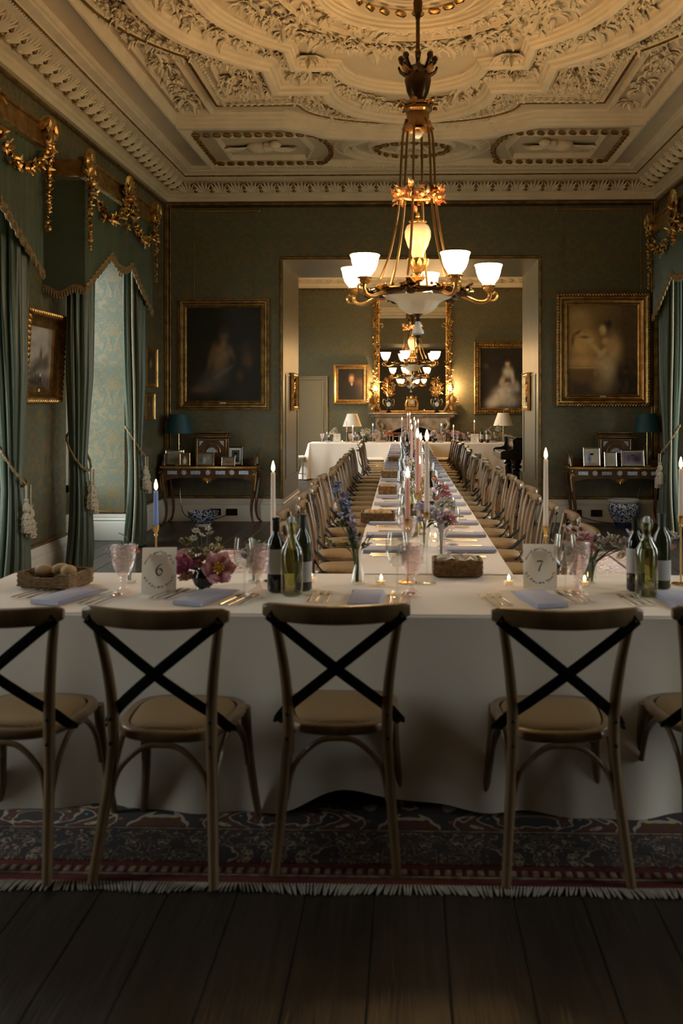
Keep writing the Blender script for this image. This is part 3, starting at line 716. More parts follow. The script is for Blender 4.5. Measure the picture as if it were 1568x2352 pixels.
pelmet('gilded pelmet cut off by the picture edge above the landscape painting', -1, 5.0, 7.1, 'green valance with fringe over the curtain beside the landscape painting')
pelmet('gilded pelmet in the corner by the painting of the figure with a serpent', 1, 8.8, 10.88, 'dark green scalloped valance by the desk with the planter')
# ================================================================ PAINTINGS
def soft(u, v, cx, cy, rx, ry, k=2.2, rot=0):
    dx, dy = u-cx, v-cy; c, s_ = cos(rot), sin(rot); a = (dx*c+dy*s_)/rx; b = (-dx*s_+dy*c)/ry
    d = a*a+b*b
    return math.exp(-(d**1.5)*k*.38) if d < 6 else 0
def hsh(x, y): return (sin(x*127.1+y*311.7)*43758.5453) % 1.0
def vn(x, y):
    i, j = math.floor(x), math.floor(y); f, g = x-i, y-j; f = f*f*(3-2*f); g = g*g*(3-2*g)
    return (hsh(i,j)*(1-f)+hsh(i+1,j)*f)*(1-g)+(hsh(i,j+1)*(1-f)+hsh(i+1,j+1)*f)*g
def painter(bg1, bg2, spots):
    def f(u, v):
        t = min(1, max(0, .55*vn(u*4+3, v*4)+.45*vn(u*11, v*11+5)))
        c = [bg1[i]*(1-t)+bg2[i]*t for i in range(3)]
        for (cx, cy, rx, ry, col, st, k, rot) in spots:
            a = soft(u, v, cx, cy, rx, ry, k, rot)*st*(.8+.4*vn(u*20, v*20))
            a = min(1, a); c = [c[i]*(1-a)+col[i]*a for i in range(3)]
        return c
    return f
def vc_mat(name, rough=.45):
    if name in MATS: return MATS[name]
    m, N, L, b = node_mat(name); a = N.new('ShaderNodeVertexColor'); a.layer_name = 'paint'; L.new(a.outputs[0], b.inputs['Base Color']); b.inputs['Roughness'].default_value = rough
    return m
def canvas(name, w, h, fn, parent, y=0, nu=56, nv=70, rough=.45, M=None, z=0, gain=1.0):
    me = bpy.data.meshes.new(name); vs = []; cs = []
    for j in range(nv+1):
        for i in range(nu+1):
            u, v = i/nu, j/nv; p = V(((u-.5)*w, y, (v-.5)*h+z)); vs.append(tuple(M @ p if M is not None else p)); cs.append(fn(u, v))
    fs = [(j*(nu+1)+i, j*(nu+1)+i+1, (j+1)*(nu+1)+i+1, (j+1)*(nu+1)+i) for j in range(nv) for i in range(nu)]
    me.from_pydata(vs, [], fs); at = me.color_attributes.new('paint', 'FLOAT_COLOR', 'POINT')
    flat = [];
    for c in cs: flat += [min(.9,max(0,c[0])*gain), min(.9,max(0,c[1])*gain), min(.9,max(0,c[2])*gain), 1]
    at.data.foreach_set('color', flat); me.materials.append(vc_mat('oil_paint', .4))
    o = bpy.data.objects.new(name, me); COL.objects.link(o); o.parent = parent; return o
def frame_mb(w, h, prof, ornate=0, y=0):
    # picture frame in the XZ plane facing -Y; prof: (outward offset, depth toward the viewer)
    m = MB(); k = len(prof); vs = []
    for sx, sz in ((-1,-1),(1,-1),(1,1),(-1,1)):
        for u, d in prof: vs.append((sx*(w/2+u), y-d, sz*(h/2+u)))
    fs = []
    for c in range(4):
        c2 = (c+1) % 4
        for j in range(k-1): fs.append((c*k+j, c2*k+j, c2*k+j+1, c*k+j+1))
    m.add(vs, fs)
    if ornate:
        u, sz, step, dep = ornate
        for ax in (0, 1):
            Ln = (w if ax == 0 else h)+2*u; n = int(Ln/step)
            for q in (-1, 1):
                for i in range(n+1):
                    a = -Ln/2+Ln*i/n; p = (a, y-dep, q*(h/2+u)) if ax == 0 else (q*(w/2+u), y-dep, a)
                    m.blob(p, sz, (1.3,.6,.6), 6, 4, Euler((0, .7*(q if ax == 0 else -q), 0)).to_matrix())
    return m
FR1 = [(.0,.01),(.0,.03),(.018,.045),(.03,.03),(.045,.03),(.065,.055),(.085,.06),(.10,.035),(.115,.035),(.12,.0)]
def painting(label, X, Y, Z, w, h, fn, fr=FR1, fm=None, rz=0, orn=0, tilt=0, nu=56, nv=70, plate=None, name='framed_painting', cords=None, rail=None, gain=1.6):
    t = thing(name, label, 'painting', (X, Y, Z), rz); t.rotation_euler = (tilt, 0, rz)
    canvas('canvas', w, h, fn, t, -.012, nu, nv, gain=gain)
    frame_mb(w, h, fr, orn).build('frame', fm or GILTD, t, angle=30)
    MB().box(0, -.004, 0, w+.02, .008, h+.02).build('backing', DARKIN, t)
    if plate: MB().rbox(0, -.062, -h/2-.03, .08, .004, .022, .001).build('name_plate', CARD, t)
    if cords:
        for q in (-1, 1): MB().tube([(q*w*cords[0], -.01, h/2+.1), (q*w*cords[0], -.01, cords[1]-Z)], .004, 6).build('hanging_chain', GILTD, t)
        MB().tube([(-w*cords[0]*1.22, -.03, cords[1]-Z), (w*cords[0]*1.22, -.03, cords[1]-Z)], .008, 8).blob((-w*cords[0]*1.22,-.03,cords[1]-Z), .014).blob((w*cords[0]*1.22,-.03,cords[1]-Z), .014).build('picture_rod', BRASS, t)
    return t
skin = (.30,.19,.09); 
figA = painter((.008,.006,.004), (.02,.014,.009), [
    (.50,.70,.062,.075,(.17,.105,.05),.9,3,0),(.50,.76,.075,.05,(.03,.018,.01),.9,3,0),(.50,.615,.035,.05,skin,.7,3,0),
    (.46,.50,.12,.115,skin,.85,2.6,.2),(.43,.39,.10,.11,(.25,.16,.08),.8,2.6,-.2),(.33,.47,.035,.15,(.22,.14,.07),.7,2.6,-.3),(.60,.52,.035,.09,skin,.4,3,.5),
    (.36,.22,.20,.12,(.12,.11,.10),.75,2.4,.35),(.20,.13,.14,.045,(.20,.12,.07),.6,3,.1),(.48,.30,.16,.03,(.20,.18,.15),.6,3,.5),
    (.80,.58,.075,.06,(.055,.03,.018),.8,3,0),(.82,.44,.08,.09,(.16,.08,.03),.6,3,.3),(.72,.27,.05,.06,(.12,.06,.03),.5,3,0)])
painting('dark painting of a pale half-draped seated figure above the door-side desk', -2.475, YB-.002, 2.225, .985, 1.24, figA, gain=.95, cords=(.40, 4.13), plate=1, orn=(.008,.007,.03,.038))
figB = painter((.09,.055,.018), (.17,.11,.04), [
    (.95,.10,.55,.40,(.012,.009,.006),.95,1.3,.3),(.05,.05,.5,.22,(.03,.018,.01),.9,1.6,0),(.9,.8,.35,.35,(.035,.024,.012),.75,1.6,0),
    (.22,.58,.20,.16,(.42,.26,.10),.8,2,0),(.25,.36,.25,.07,(.40,.24,.10),.7,2,0),(.15,.86,.2,.1,(.28,.20,.09),.6,2,0),
    (.54,.76,.075,.065,(.02,.012,.008),.95,3,0),(.505,.725,.05,.06,(.50,.32,.16),.95,3,.2),(.60,.80,.04,.035,(.02,.012,.008),.9,3,0),(.495,.735,.010,.007,(.05,.03,.02),.8,3,0),(.50,.70,.012,.006,(.4,.1,.06),.8,3,0),
    (.66,.52,.12,.16,(.33,.21,.09),.85,2.6,.15),(.54,.60,.05,.05,(.42,.27,.12),.8,3,0),(.42,.50,.13,.035,(.44,.28,.12),.85,3,-.65),(.50,.47,.09,.035,(.40,.25,.11),.85,3,.7),(.32,.60,.06,.025,(.46,.30,.14),.8,3,.2),
    (.55,.30,.13,.15,(.40,.31,.17),.7,2.4,.1),(.50,.12,.14,.1,(.20,.14,.07),.5,2,0),(.24,.645,.07,.015,(.07,.035,.012),.95,3,0),(.13,.69,.075,.02,(.08,.045,.015),.9,3,.5),(.07,.61,.025,.08,(.07,.04,.015),.9,3,-.15),
    (.22,.21,.24,.09,(.10,.055,.02),.8,3,0),(.40,.24,.035,.05,(.22,.13,.05),.6,3,0),(.22,.30,.22,.008,(.40,.25,.11),.6,3,0)])
FR2 = [(.0,.01),(.0,.04),(.02,.05),(.035,.035),(.05,.04),(.075,.06),(.09,.045),(.11,.05),(.135,.075),(.155,.06),(.16,.0)]
painting('golden-brown painting of a figure with a serpent in a rope-carved frame', 2.545, YB-.002, 2.275, .905, 1.17, figB, gain=2.6, fr=FR2, fm=GILT, cords=(.56, 4.13), plate=1, orn=(.138,.024,.038,.078))
land = painter((.14,.13,.12), (.30,.28,.25), [(.5,.08,.6,.16,(.03,.022,.014),.95,2,0),(.55,.38,.30,.12,(.05,.04,.028),.9,2.4,0),(.60,.55,.06,.13,(.05,.04,.03),.85,3,0),(.80,.42,.12,.16,(.05,.035,.025),.85,3,0),(.3,.26,.22,.08,(.035,.03,.022),.85,3,.2),(.62,.20,.035,.03,(.42,.38,.32),.9,3,0),(.3,.85,.3,.1,(.34,.32,.30),.5,2,.2)])
FR3 = [(.0,.01),(.0,.035),(.02,.04),(.045,.05),(.055,.04),(.075,.05),(.11,.085),(.14,.08),(.15,.0)]
o = painting('cloudy landscape painting in a heavy gilt frame on the pier between the windows', -3.25, 7.90, 1.97, .56, .52, land, fr=FR3, fm=GILT, rz=pi/2, tilt=.06, orn=(.11,.028,.045,.088))
MB().rbox(-.06, -.06, -.29, .035, .004, .025, .001).build('paper_ticket', CARD, o)
small = painter((.02,.015,.01), (.05,.035,.02), [(.5,.62,.14,.14,(.25,.17,.09),.8,3,0),(.5,.25,.25,.22,(.05,.04,.035),.7,3,0)])
FR4 = [(.0,.008),(.0,.02),(.02,.03),(.04,.025),(.055,.04),(.06,.0)]
painting('small dark portrait in a gilt frame in the corner above another small frame', -3.262, 11.42, 2.02, .36, .38, small, fr=FR4, fm=GILT, rz=pi/2, nu=16, nv=20)
painting('smallest gilt-framed picture low in the corner over the door-side desk lamp', -3.262, 11.35, 1.53, .26, .22, small, fr=FR4, fm=GILT, rz=pi/2, nu=14, nv=14)
man = painter((.006,.005,.003), (.018,.012,.007), [(.52,.68,.095,.13,(.30,.17,.09),.95,3,0),(.52,.80,.10,.05,(.07,.05,.035),.8,3,0),(.52,.635,.05,.012,(.10,.06,.04),.8,3,0),(.485,.70,.015,.010,(.05,.03,.02),.8,3,0),(.56,.70,.015,.010,(.05,.03,.02),.8,3,0),(.53,.50,.03,.05,(.40,.36,.30),.9,3,0),(.55,.25,.30,.22,(.008,.007,.006),.9,2,0),(.80,.58,.15,.1,(.05,.02,.01),.6,2,0)])
painting('dark portrait of a moustached person in a broad gilt frame beside the far door', -1.375, YF-.002, 2.035, .60, .72, man, fr=[(a*.75, d*.8) for a, d in FR3], fm=GILT, plate=None, nu=40, nv=48)
lady = painter((.006,.005,.004), (.02,.015,.010), [(.52,.74,.045,.055,(.36,.24,.14),.95,3,0),(.52,.79,.05,.03,(.02,.012,.008),.9,3,0),(.53,.60,.09,.09,(.45,.40,.32),.8,2.6,0),(.42,.46,.05,.09,(.38,.30,.22),.7,3,-.5),(.62,.50,.04,.12,(.40,.34,.27),.7,3,.1),(.48,.40,.08,.03,(.34,.24,.15),.7,3,.2),
    (.45,.25,.22,.13,(.34,.31,.27),.85,2.4,.45),(.25,.10,.16,.09,(.30,.27,.23),.8,2.4,.3),(.55,.12,.20,.10,(.26,.24,.21),.7,2.4,0),(.70,.36,.06,.10,(.30,.27,.23),.6,3,.3),(.88,.20,.12,.14,(.06,.06,.06),.7,3,0),(.10,.70,.06,.05,(.12,.10,.08),.3,3,0)])
painting('full-length dark portrait of a seated person in a white gown beside the mirror', 2.27, YF-.002, 2.18, 1.20, 1.40, lady, fr=FR2, fm=GILTD, plate=1, orn=(.08,.028,.06,.062))
def wall_glass(label, X, Y, Z, rz):
    t = thing('framed_mirror', label, 'mirror', (X, Y, Z), rz)
    frame_mb(.50, .42, FR4).build('frame', GILT, t, angle=30); MB().box(0, -.012, 0, .50, .004, .42).build('mirror_plate', MIRROR, t, smooth=False)
wall_glass('small gilt-framed glass on the door-side lining of the wide opening', OX0+.03, 13.2, 1.74, pi/2)
wall_glass('small gilt-framed glass on the piano-side lining of the wide opening', OX1-.03, 13.2, 1.74, -pi/2)
# ================================================================ LAMPS
def lamp(label, loc, rb, rt, hs, zs, shade, base, group=None, pleat=0):
    t = thing('table_lamp', label, 'lamp', loc, 0, group)
    n = 72 if pleat else 28
    MB().lathe([(rb, zs), (rt, zs+hs), (rt-.006, zs+hs), (rb-.006, zs)], n, flute=.018 if pleat else 0, fk=36).build('lamp_shade', shade, t, angle=60)
    MB().tube([(0,0,.02),(0,0,zs+hs*.6)], .008, 8).build('stem', BRASS, t)
    MB().lathe([(.06,0),(.065,.015),(.03,.03),(.05,.07),(.085,.13),(.09,.19),(.06,.24),(.025,.26),(.02,.29)], 20, c=(0,0,.01)).build('glass_base', GLASS, t)
    MB().lathe([(.075,0),(.075,.015),(.0,.016)], 20).build('foot', base, t)
lamp('teal-shaded table lamp on the desk below the half-draped figure painting', (-3.02, 11.90, .76), .175, .125, .25, .42, TEAL, BRASS)
lamp('teal-shaded table lamp on the desk with the planter underneath', (3.07, 11.90, .76), .165, .115, .24, .44, TEAL, BRASS)
lamp('white pleated lamp behind the head table near the far door', (-1.30, 20.75, .70), .215, .115, .29, .36, SHADEW, BRASS, pleat=1)
lamp('white pleated lamp behind the head table near the piano', (2.12, 20.75, .70), .22, .12, .29, .38, SHADEW, BRASS, pleat=1)
for x, lb in ((-1.30, 'low dark side table carrying the pleated lamp near the far door'), (2.12, 'low dark side table carrying the pleated lamp near the piano')):
    t = thing('side_table', lb, 'table', (x, 20.75, 0))
    MB().rbox(0,0,.69,.5,.5,.02,.006).build('table_top', WALNUT, t); MB().rbox(0,0,.64,.44,.44,.08,.005).build('apron', WALNUT, t)
    for a in (-1,1):
        for b in (-1,1): MB().tube([(a*.2,b*.2,.66),(a*.2,b*.2,0)], [.022,.012], 8).build('leg', WALNUT, t)
# ================================================================ WRITING DESKS
def desk(label, x, y, rz=0):
    t = thing('writing_desk', label, 'desk', (x, y, 0), rz)
    W, D = 1.22, .46
    out = []
    for i in range(13): q = i/12; out.append((-W/2+W*q, -D/2-.025*sin(pi*q)+.012*cos(4*pi*q)))
    out += [(W/2, D/2), (-W/2, D/2)]
    MB().poly(out, .735, .76).build('desk_top', WALNUT, t, angle=30)
    MB().sweep([(0,.73),(-.012,.735),(-.014,.75),(-.008,.762),(0,.762)], out, closed=True).build('gilt_edging', GILT, t)
    # apron with scalloped lower edge
    m = MB(); n = 30; vs = []
    for i in range(n+1):
        q = i/n; xx = -W/2+.04+(W-.08)*q; low = .615-.035*(1 if .42 < q < .58 else 0)-.05*(abs(2*q-1)**6)
        vs += [(xx, -D/2+.005, low), (xx, -D/2+.005, .735), (xx, -D/2+.03, .735), (xx, -D/2+.03, low)]
    fs = [(i*4+j, i*4+(j+1) % 4, (i+1)*4+(j+1) % 4, (i+1)*4+j) for i in range(n) for j in range(4)]
    m.add(vs, fs)
    for q in (-1, 1): m.box(q*(W/2-.04), 0, .68, .02, D-.06, .11)
    m.box(0, D/2-.03, .68, W-.08, .02, .11); m.build('apron', WALNUT, t, angle=30)
    for k, xx in enumerate((-.46,-.31,-.16,0,.16,.31,.46)):
        if k % 2 == 0 and k != 3: MB().rbox(xx, -D/2-.004, .682, .125, .012, .05, .004).build('porcelain_plaque', PORC, t)
        else: MB().lathe([(.03,0),(.027,.008),(.0,.010)], 16).build('porcelain_plaque', PORC, t)
    for xx in (-.31, 0, .31):
        MB().tube([(xx+.036*cos(a*pi/8), -D/2-.006, .682+.036*sin(a*pi/8)) for a in range(16)], .004, 5, closed=True).build('gilt_mount', GILT, t)
    m = MB()
    for i in range(9): m.leaf((0, -D/2-.01, .605), (cos(R(180*i/8)), -.3, -.5*sin(R(180*i/8))), (0,-1,0), .07, .03, .3)
    m.build('gilt_mount', GILT, t)
    for a in (-1, 1):
        for b in (-1, 1):
            px_, py_ = a*(W/2-.05), b*(D/2-.045)
            p = spline([(px_,py_,.72),(px_+a*.035,py_+b*.02,.62),(px_+a*.02,py_+b*.012,.45),(px_-a*.012,py_-b*.006,.22),(px_+a*.005,py_,.07),(px_+a*.045,py_+b*.025,.015)], 4)
            n_ = len(p); MB().tube(p, [.038-.024*min(1,i/(n_*.75)) for i in range(n_)], 8).build('cabriole_leg', WALNUT, t)
            g_ = MB(); g_.tube([q_+V((a*.018, b*.018, 0)) for q_ in p[:9]], .009, 5); g_.blob(p[-1], .02, (1.2,1.2,.8), 7, 5)
            for j in range(5): g_.leaf(p[2]+V((a*.02,b*.02,0)), (a*cos(j), b*.5, sin(j)), (a,b,0), .05, .03, .3)
            g_.build('gilt_mount', GILT, t)
    # raised cabinet
    c = MB(); cx = .0; c.rbox(cx, .10, .94, .44, .22, .36, .006); c.rbox(cx, .10, 1.13, .50, .26, .02, .006); c.rbox(cx, .10, 1.155, .40, .20, .04, .008); c.rbox(cx, .10, 1.185, .43, .23, .014, .004)
    c.build('cabinet', WALNUT, t, angle=30)
    g_ = MB()
    for dx in (-.19, .19): g_.rbox(cx+dx, -.014, .94, .012, .01, .34, .003)
    g_.rbox(cx, -.03, 1.135, .51, .01, .012, .003); g_.rbox(cx, -.02, 1.192, .44, .012, .012, .003); g_.rbox(cx, -.014, 1.10, .36, .01, .01, .003); g_.rbox(cx, -.014, .79, .36, .01, .01, .003)
    g_.tube([(cx+.115*cos(R(a)), -.014, .93+.115*sin(R(a))) for a in range(0,181,15)], .006, 6)
    g_.tube([(cx+.075*cos(R(a)), -.014, .93+.075*sin(R(a))) for a in range(0,181,15)], .004, 6); g_.build('gilt_mount', GILT, t)
    MB().poly([(cx+.065*cos(R(a)), .93+.065*sin(R(a))) for a in range(0,181,15)], 0, .008, Matrix(((1,0,0),(0,0,-1),(0,1,0)))).build('porcelain_plaque', PORC, t).location = (0, -.012, 0)
    for q in (-1, 1): MB().poly([(q*.06,0),(q*.0,0),(q*.06,-.07)] if q > 0 else [(-.06,0),(-.06,-.07),(0,0)], 0, .008, Matrix(((1,0,0),(0,0,-1),(0,1,0)))).build('porcelain_plaque', PORC, t).location = (cx+q*.10, -.012, 1.08)
    for q in (-1, 1):
        m = MB(); m.rbox(q*.40, .12, .80, .34, .18, .085, .005); m.rbox(q*.585, .02, .84, .02, .36, .16, .006); m.build('drawer_box', WALNUT, t, angle=30)
        g_ = MB().tube(spline([(q*.60,-.18,.77),(q*.60,-.10,.87),(q*.60,.05,.93),(q*.60,.2,.98)], 4), .009, 6); g_.build('gilt_mount', GILT, t)
        MB().rbox(q*.598, .0, .83, .006, .07, .09, .002).build('porcelain_plaque', PORC, t)
    return t
def fix_round(t):
    k = [c for c in t.children if c.name.startswith('porcelain_plaque')]
    i = 0
    for c in k:
        if len(c.data.vertices) == 48: c.location = ((-.31, 0, .31)[i], -.232, .682); c.rotation_euler = (pi/2, 0, 0); i += 1
fix_round(desk('gilt-mounted writing desk with cabinet below the half-draped figure painting', -2.58, 11.88))
fix_round(desk('gilt-mounted writing desk with the blue and white planter beneath it', 2.66, 11.88))
# photographs on the desks
def photo(label, px, pb, Y, w, h, fn, fm, ft=.012, mat_w=0, yaw=0, land_=False):
    x, z = ony(px, pb, Y); t = thing('photo_frame', label, 'picture frame', (x, Y, .762), yaw)
    M = Euler((R(-9), 0, 0)).to_matrix()
    H = h+2*ft+2*mat_w; off = V((0, 0, H/2+.001))
    m = frame_mb(w+2*mat_w, h+2*mat_w, [(.0,.004),(.0,.014),(ft*.5,.018),(ft,.014),(ft,0)])
    m.v = [tuple(M @ (V(v)+off)) for v in m.v]; m.build('frame', fm, t, angle=30)
    if mat_w:
        q = MB().box(0,0,0,w+2*mat_w,.003,h+2*mat_w); q.v = [tuple(M @ (V(v)+off)) for v in q.v]; q.build('mount', CARD, t)
    c = canvas('photograph', w, h, fn, t, -.005, 20, 24); 
    for v in c.data.vertices: v.co = M @ (v.co+off)
    s_ = MB().box(0, .035, H*.35, .04, .004, H*.7, Euler((R(14),0,0)).to_matrix()); s_.build('strut', BLACKL, t)
wed = painter((.02,.02,.02), (.06,.05,.045), [(.5,.35,.22,.32,(.75,.72,.68),.95,3,0),(.5,.72,.08,.08,(.5,.36,.28),.9,3,0),(.3,.6,.1,.3,(.02,.02,.03),.8,3,0)])
grp = painter((.10,.11,.10), (.22,.22,.19), [(.45,.4,.15,.3,(.5,.5,.48),.8,3,0),(.7,.6,.1,.2,(.4,.36,.32),.7,3,0),(.25,.4,.12,.3,(.06,.07,.09),.8,3,0)])
sep = painter((.12,.07,.03), (.25,.16,.07), [(.5,.4,.3,.15,(.06,.035,.02),.8,3,0)])
hat = painter((.012,.012,.014), (.03,.03,.03), [(.5,.78,.12,.05,(.35,.22,.12),.9,3,0),(.5,.45,.14,.10,(.5,.47,.45),.8,3,.4),(.5,.66,.06,.06,(.3,.2,.15),.8,3,0)])
lak = painter((.25,.27,.25), (.45,.46,.42), [(.5,.3,.3,.2,(.12,.13,.12),.7,3,0)])
cpl = painter((.45,.42,.36), (.62,.58,.50), [(.35,.42,.12,.30,(.03,.14,.42),.95,3,0),(.65,.40,.14,.34,(.58,.52,.44),.9,3,0),(.35,.76,.06,.07,(.4,.27,.2),.9,3,0),(.65,.80,.06,.07,(.4,.27,.2),.9,3,0),(.5,.08,.5,.08,(.25,.10,.08),.7,3,0)])
pap = painter((.42,.45,.36), (.50,.52,.44), [(.45,.5,.15,.3,(.40,.33,.42),.6,3,0),(.65,.35,.12,.2,(.30,.35,.25),.6,3,0)])
par = painter((.10,.09,.14), (.30,.27,.32), [(.3,.5,.15,.3,(.03,.03,.12),.9,3,0),(.7,.45,.25,.35,(.03,.02,.05),.9,3,0),(.5,.5,.07,.25,(.10,.06,.25),.8,3,0),(.5,.08,.6,.1,(.35,.32,.32),.6,3,0)])
photo('small gold-framed wedding photograph on the desk with the floor bowl below', 424, 1072, 11.72, .105, .135, wed, GILT, .016, yaw=.25)
photo('wide gilt-framed group photograph before the cabinet of the desk above the bowl', 471, 1072, 11.72, .20, .14, grp, GILTD, .018)
photo('low silver-edged sepia photograph in front of the black-framed one', 524, 1073, 11.70, .155, .095, sep, SILVER, .012)
photo('upright black-framed photograph with white mount on the bowl-side desk', 540, 1070, 11.80, .10, .155, hat, BLACKL, .016, .03)
photo('silver-framed photograph behind the lamp foot on the bowl-side desk', 400, 1070, 11.85, .22, .17, lak, SILVER, .014)
photo('silver-framed photograph of a person in a blue dress on the planter-side desk', 1359, 1065, 11.74, .19, .215, cpl, SILVER, .014)
photo('small white-mounted photograph in the middle of the planter-side desk', 1402, 1067, 11.68, .09, .12, pap, SILVER, .010, .025)
photo('wide dark-framed photograph of a gathering on the planter-side desk', 1453, 1065, 11.72, .235, .155, par, SILVER, .012, .018)
# bowl, planter, sockets, flex
def blue_white():
    m, N, L, b = node_mat('blue_and_white_porcelain'); tc = N.new('ShaderNodeTexCoord'); n = N.new('ShaderNodeTexNoise'); n.inputs['Scale'].default_value = 22; n.inputs['Detail'].default_value = 1.5; n.inputs['Distortion'].default_value = 2.2
    L.new(tc.outputs['Object'], n.inputs['Vector']); r = N.new('ShaderNodeValToRGB'); e = r.color_ramp.elements; e[0].position = .47; e[0].color = (.62,.66,.70,1); e[1].position = .51; e[1].color = (.015,.035,.16,1)
    L.new(n.outputs['Fac'], r.inputs[0]); L.new(r.outputs[0], b.inputs['Base Color']); b.inputs['Roughness'].default_value = .12; return m
BW = blue_white(); PORW = mat('white_porcelain', (.62,.66,.68), .12); BLUEP = mat('cobalt_glaze', (.015,.03,.14), .15)
t = thing('porcelain_bowl', 'dark blue and white footed bowl on the floor under the desk', 'bowl', (onz(469, 1206, 0)[0], 11.66, 0))
MB().lathe([(.105,.035),(.14,.06),(.18,.12),(.198,.175),(.203,.185),(.196,.185),(.17,.12),(.12,.06),(0,.045)], 32).build('bowl_body', BW, t)
MB().lathe([(.10,0),(.105,.035),(.09,.036)], 28).build('foot_ring', PORW, t)
t = thing('porcelain_planter', 'round blue and white planter with bulging sides under the desk', 'planter', (2.76, 11.84, 0))
MB().lathe([(.125,.045),(.15,.07),(.19,.15),(.206,.22),(.20,.275),(.185,.295)], 36).build('planter_body', BW, t)
MB().lathe([(.185,.295),(.19,.30),(.207,.315),(.21,.33),(.20,.34),(.185,.335),(.17,.28),(.12,.05),(0,.05)], 36).build('rim', PORW, t)
MB().lathe([(.118,0),(.12,.02),(.126,.046)], 36).build('foot_ring', BLUEP, t)
for x, lb in ((-2.58, 'black wall socket plate half hidden behind the blue bowl'), (-2.36, 'black double wall socket plate clear of the blue bowl'), (2.19, 'black double wall socket plate left of the planter'), (2.46, 'black wall socket plate half hidden by the planter')):
    if 'left of' in lb: lb = 'black double wall socket plate standing clear of the planter'
    t = thing('wall_socket', lb, 'socket', (x, YB-.047, .125)); MB().rbox(0,-.006,0,.15,.012,.09,.003).build('plate', BLACKL, t)
    for q in (-1,1): MB().rbox(q*.035,-.014,-.008,.03,.008,.035,.002).build('socket_face', IRON, t)
o = MB().tube(spline([(-3.03,12.06,.76),(-3.06,12.11,.5),(-3.0,12.06,.12),(-2.8,12.03,.03),(-2.6,12.03,.03),(-2.42,12.06,.09)], 6), .005, 6).build('lamp_flex', BLACKL); tag(o, 'thin dark lamp flex trailing from desk to socket near the blue bowl', 'cable')
o = MB().tube(spline([(3.05,12.09,.76),(3.02,12.11,.4),(2.85,12.09,.03),(2.5,12.03,.02),(2.22,12.06,.09)], 6), .005, 6).build('lamp_flex', BLACKL); tag(o, 'thin dark lamp flex trailing down behind the planter', 'cable')
# ================================================================ FAR ROOM: fireplace wall
t = thing('fireplace', 'pale veined marble chimneypiece under the tall gilt mirror', 'fireplace', (.075, YF, 0))
MB().rbox(0,-.21,1.345,2.04,.44,.04,.012).rbox(0,-.19,1.30,1.94,.38,.05,.015).rbox(0,-.17,1.265,1.86,.34,.02,.006).build('mantel_shelf', MARBLE, t, angle=30)
m = MB(); arch = [(-.86,0),(-.86,1.255),(.86,1.255),(.86,0),(.58,0),(.58,.74)]+[(.58*cos(R(a)), .74+.30*sin(R(a))) for a in range(20,161,14)]+[(-.58,.74),(-.58,0)]
m.poly(arch, .0, .30, Matrix(((1,0,0),(0,0,-1),(0,1,0)))); m.build('surround', MARBLE, t, angle=30)
m = MB()
for q in (-1, 1):
    m.tube(spline([(q*.78,-.33,1.2),(q*.83,-.36,1.1),(q*.76,-.37,.98),(q*.68,-.35,1.03),(q*.72,-.34,1.12)], 5), .035, 8)
    m.rbox(q*.74,-.32,.45,.2,.06,.9,.02); m.rbox(q*.74,-.33,.08,.26,.1,.16,.015); m.tube([(q*.74,-.36,.9),(q*.74,-.36,.15)], [.05,.03], 8)
    for i in range(7): m.leaf((q*.74,-.36,.95), (cos(i), -.3, sin(i)), (0,-1,0), .14, .06, .25)
m.tube(spline([(-.60,-.32,.78)]+[(.60*cos(R(a)), -.32, .76+.31*sin(R(a))) for a in range(160,19,-20)]+[(.60,-.32,.78)], 3), .03, 8)
for i in range(9): m.leaf((0,-.32,1.08), (cos(R(20*i)), -.3, sin(R(20*i))*.6), (0,-1,0), .14, .06, .25)
m.build('carved_scrolls', MARBLE, t)
MB().box(0,-.04,.5,1.2,.02,1.1).build('fire_back', DARKIN, t); MB().rbox(0,-.25,.40,.92,.02,.06,.006).rbox(-.45,-.25,.4,.03,.02,.8,.006).rbox(.45,-.25,.4,.03,.02,.8,.006).rbox(0,-.25,.82,.92,.02,.03,.006).build('grate_frame', BRASS, t)
MB().rbox(0,-.22,.2,.6,.18,.2,.02).build('grate', IRON, t)
# mirror
t = thing('pier_mirror', 'tall pier mirror in a carved gilt leaf frame above the chimneypiece', 'mirror', (.075, YF, 2.70)); MW, MH = 1.55, 2.56
MB().box(0,-.05,0,MW,.006,MH).build('mirror_plate', MIRROR, t, smooth=False)
frame_mb(MW, MH, [(.0,.05),(.0,.075),(.03,.085),(.05,.07),(.09,.08),(.13,.07),(.14,.0)]).build('frame', GILT, t, angle=30)
m = MB()
def fr_leaf(x, z, n=4, s=.10):
    for _ in range(n): m.leaf((x+U(-.02,.02), -.08, z), (U(-1,1), -U(0,.6), U(-1,1)), (0,-1,0), s*U(.6,1.1), s*.5, .3)
    if U(0,1) < .5: m.blob((x, -.095, z), .024, n=6, m=4)
for q in (-1,1):
    for i in range(46): z = -MH/2+MH*i/45; fr_leaf(q*(MW/2+.08+.025*sin(i*.9)), z)
    for z in (.75, -.1, -.75): m.tube([(q*(MW/2+.10)+.04*cos(a*pi/6), -.10, z+.04*sin(a*pi/6)) for a in range(12)], .013, 6, closed=True)
for q in (-1,1): m.tube(spline([(q*(MW/2+.02),-.1,.72),(q*(MW/2-.05),-.11,.76),(q*(MW/2-.08),-.11,.70),(q*(MW/2-.04),-.11,.68)], 4), .012, 6)
for i in range(30): fr_leaf(-MW/2+MW*i/29, MH/2+.07)
m.build('carved_leaves', GILT, t)
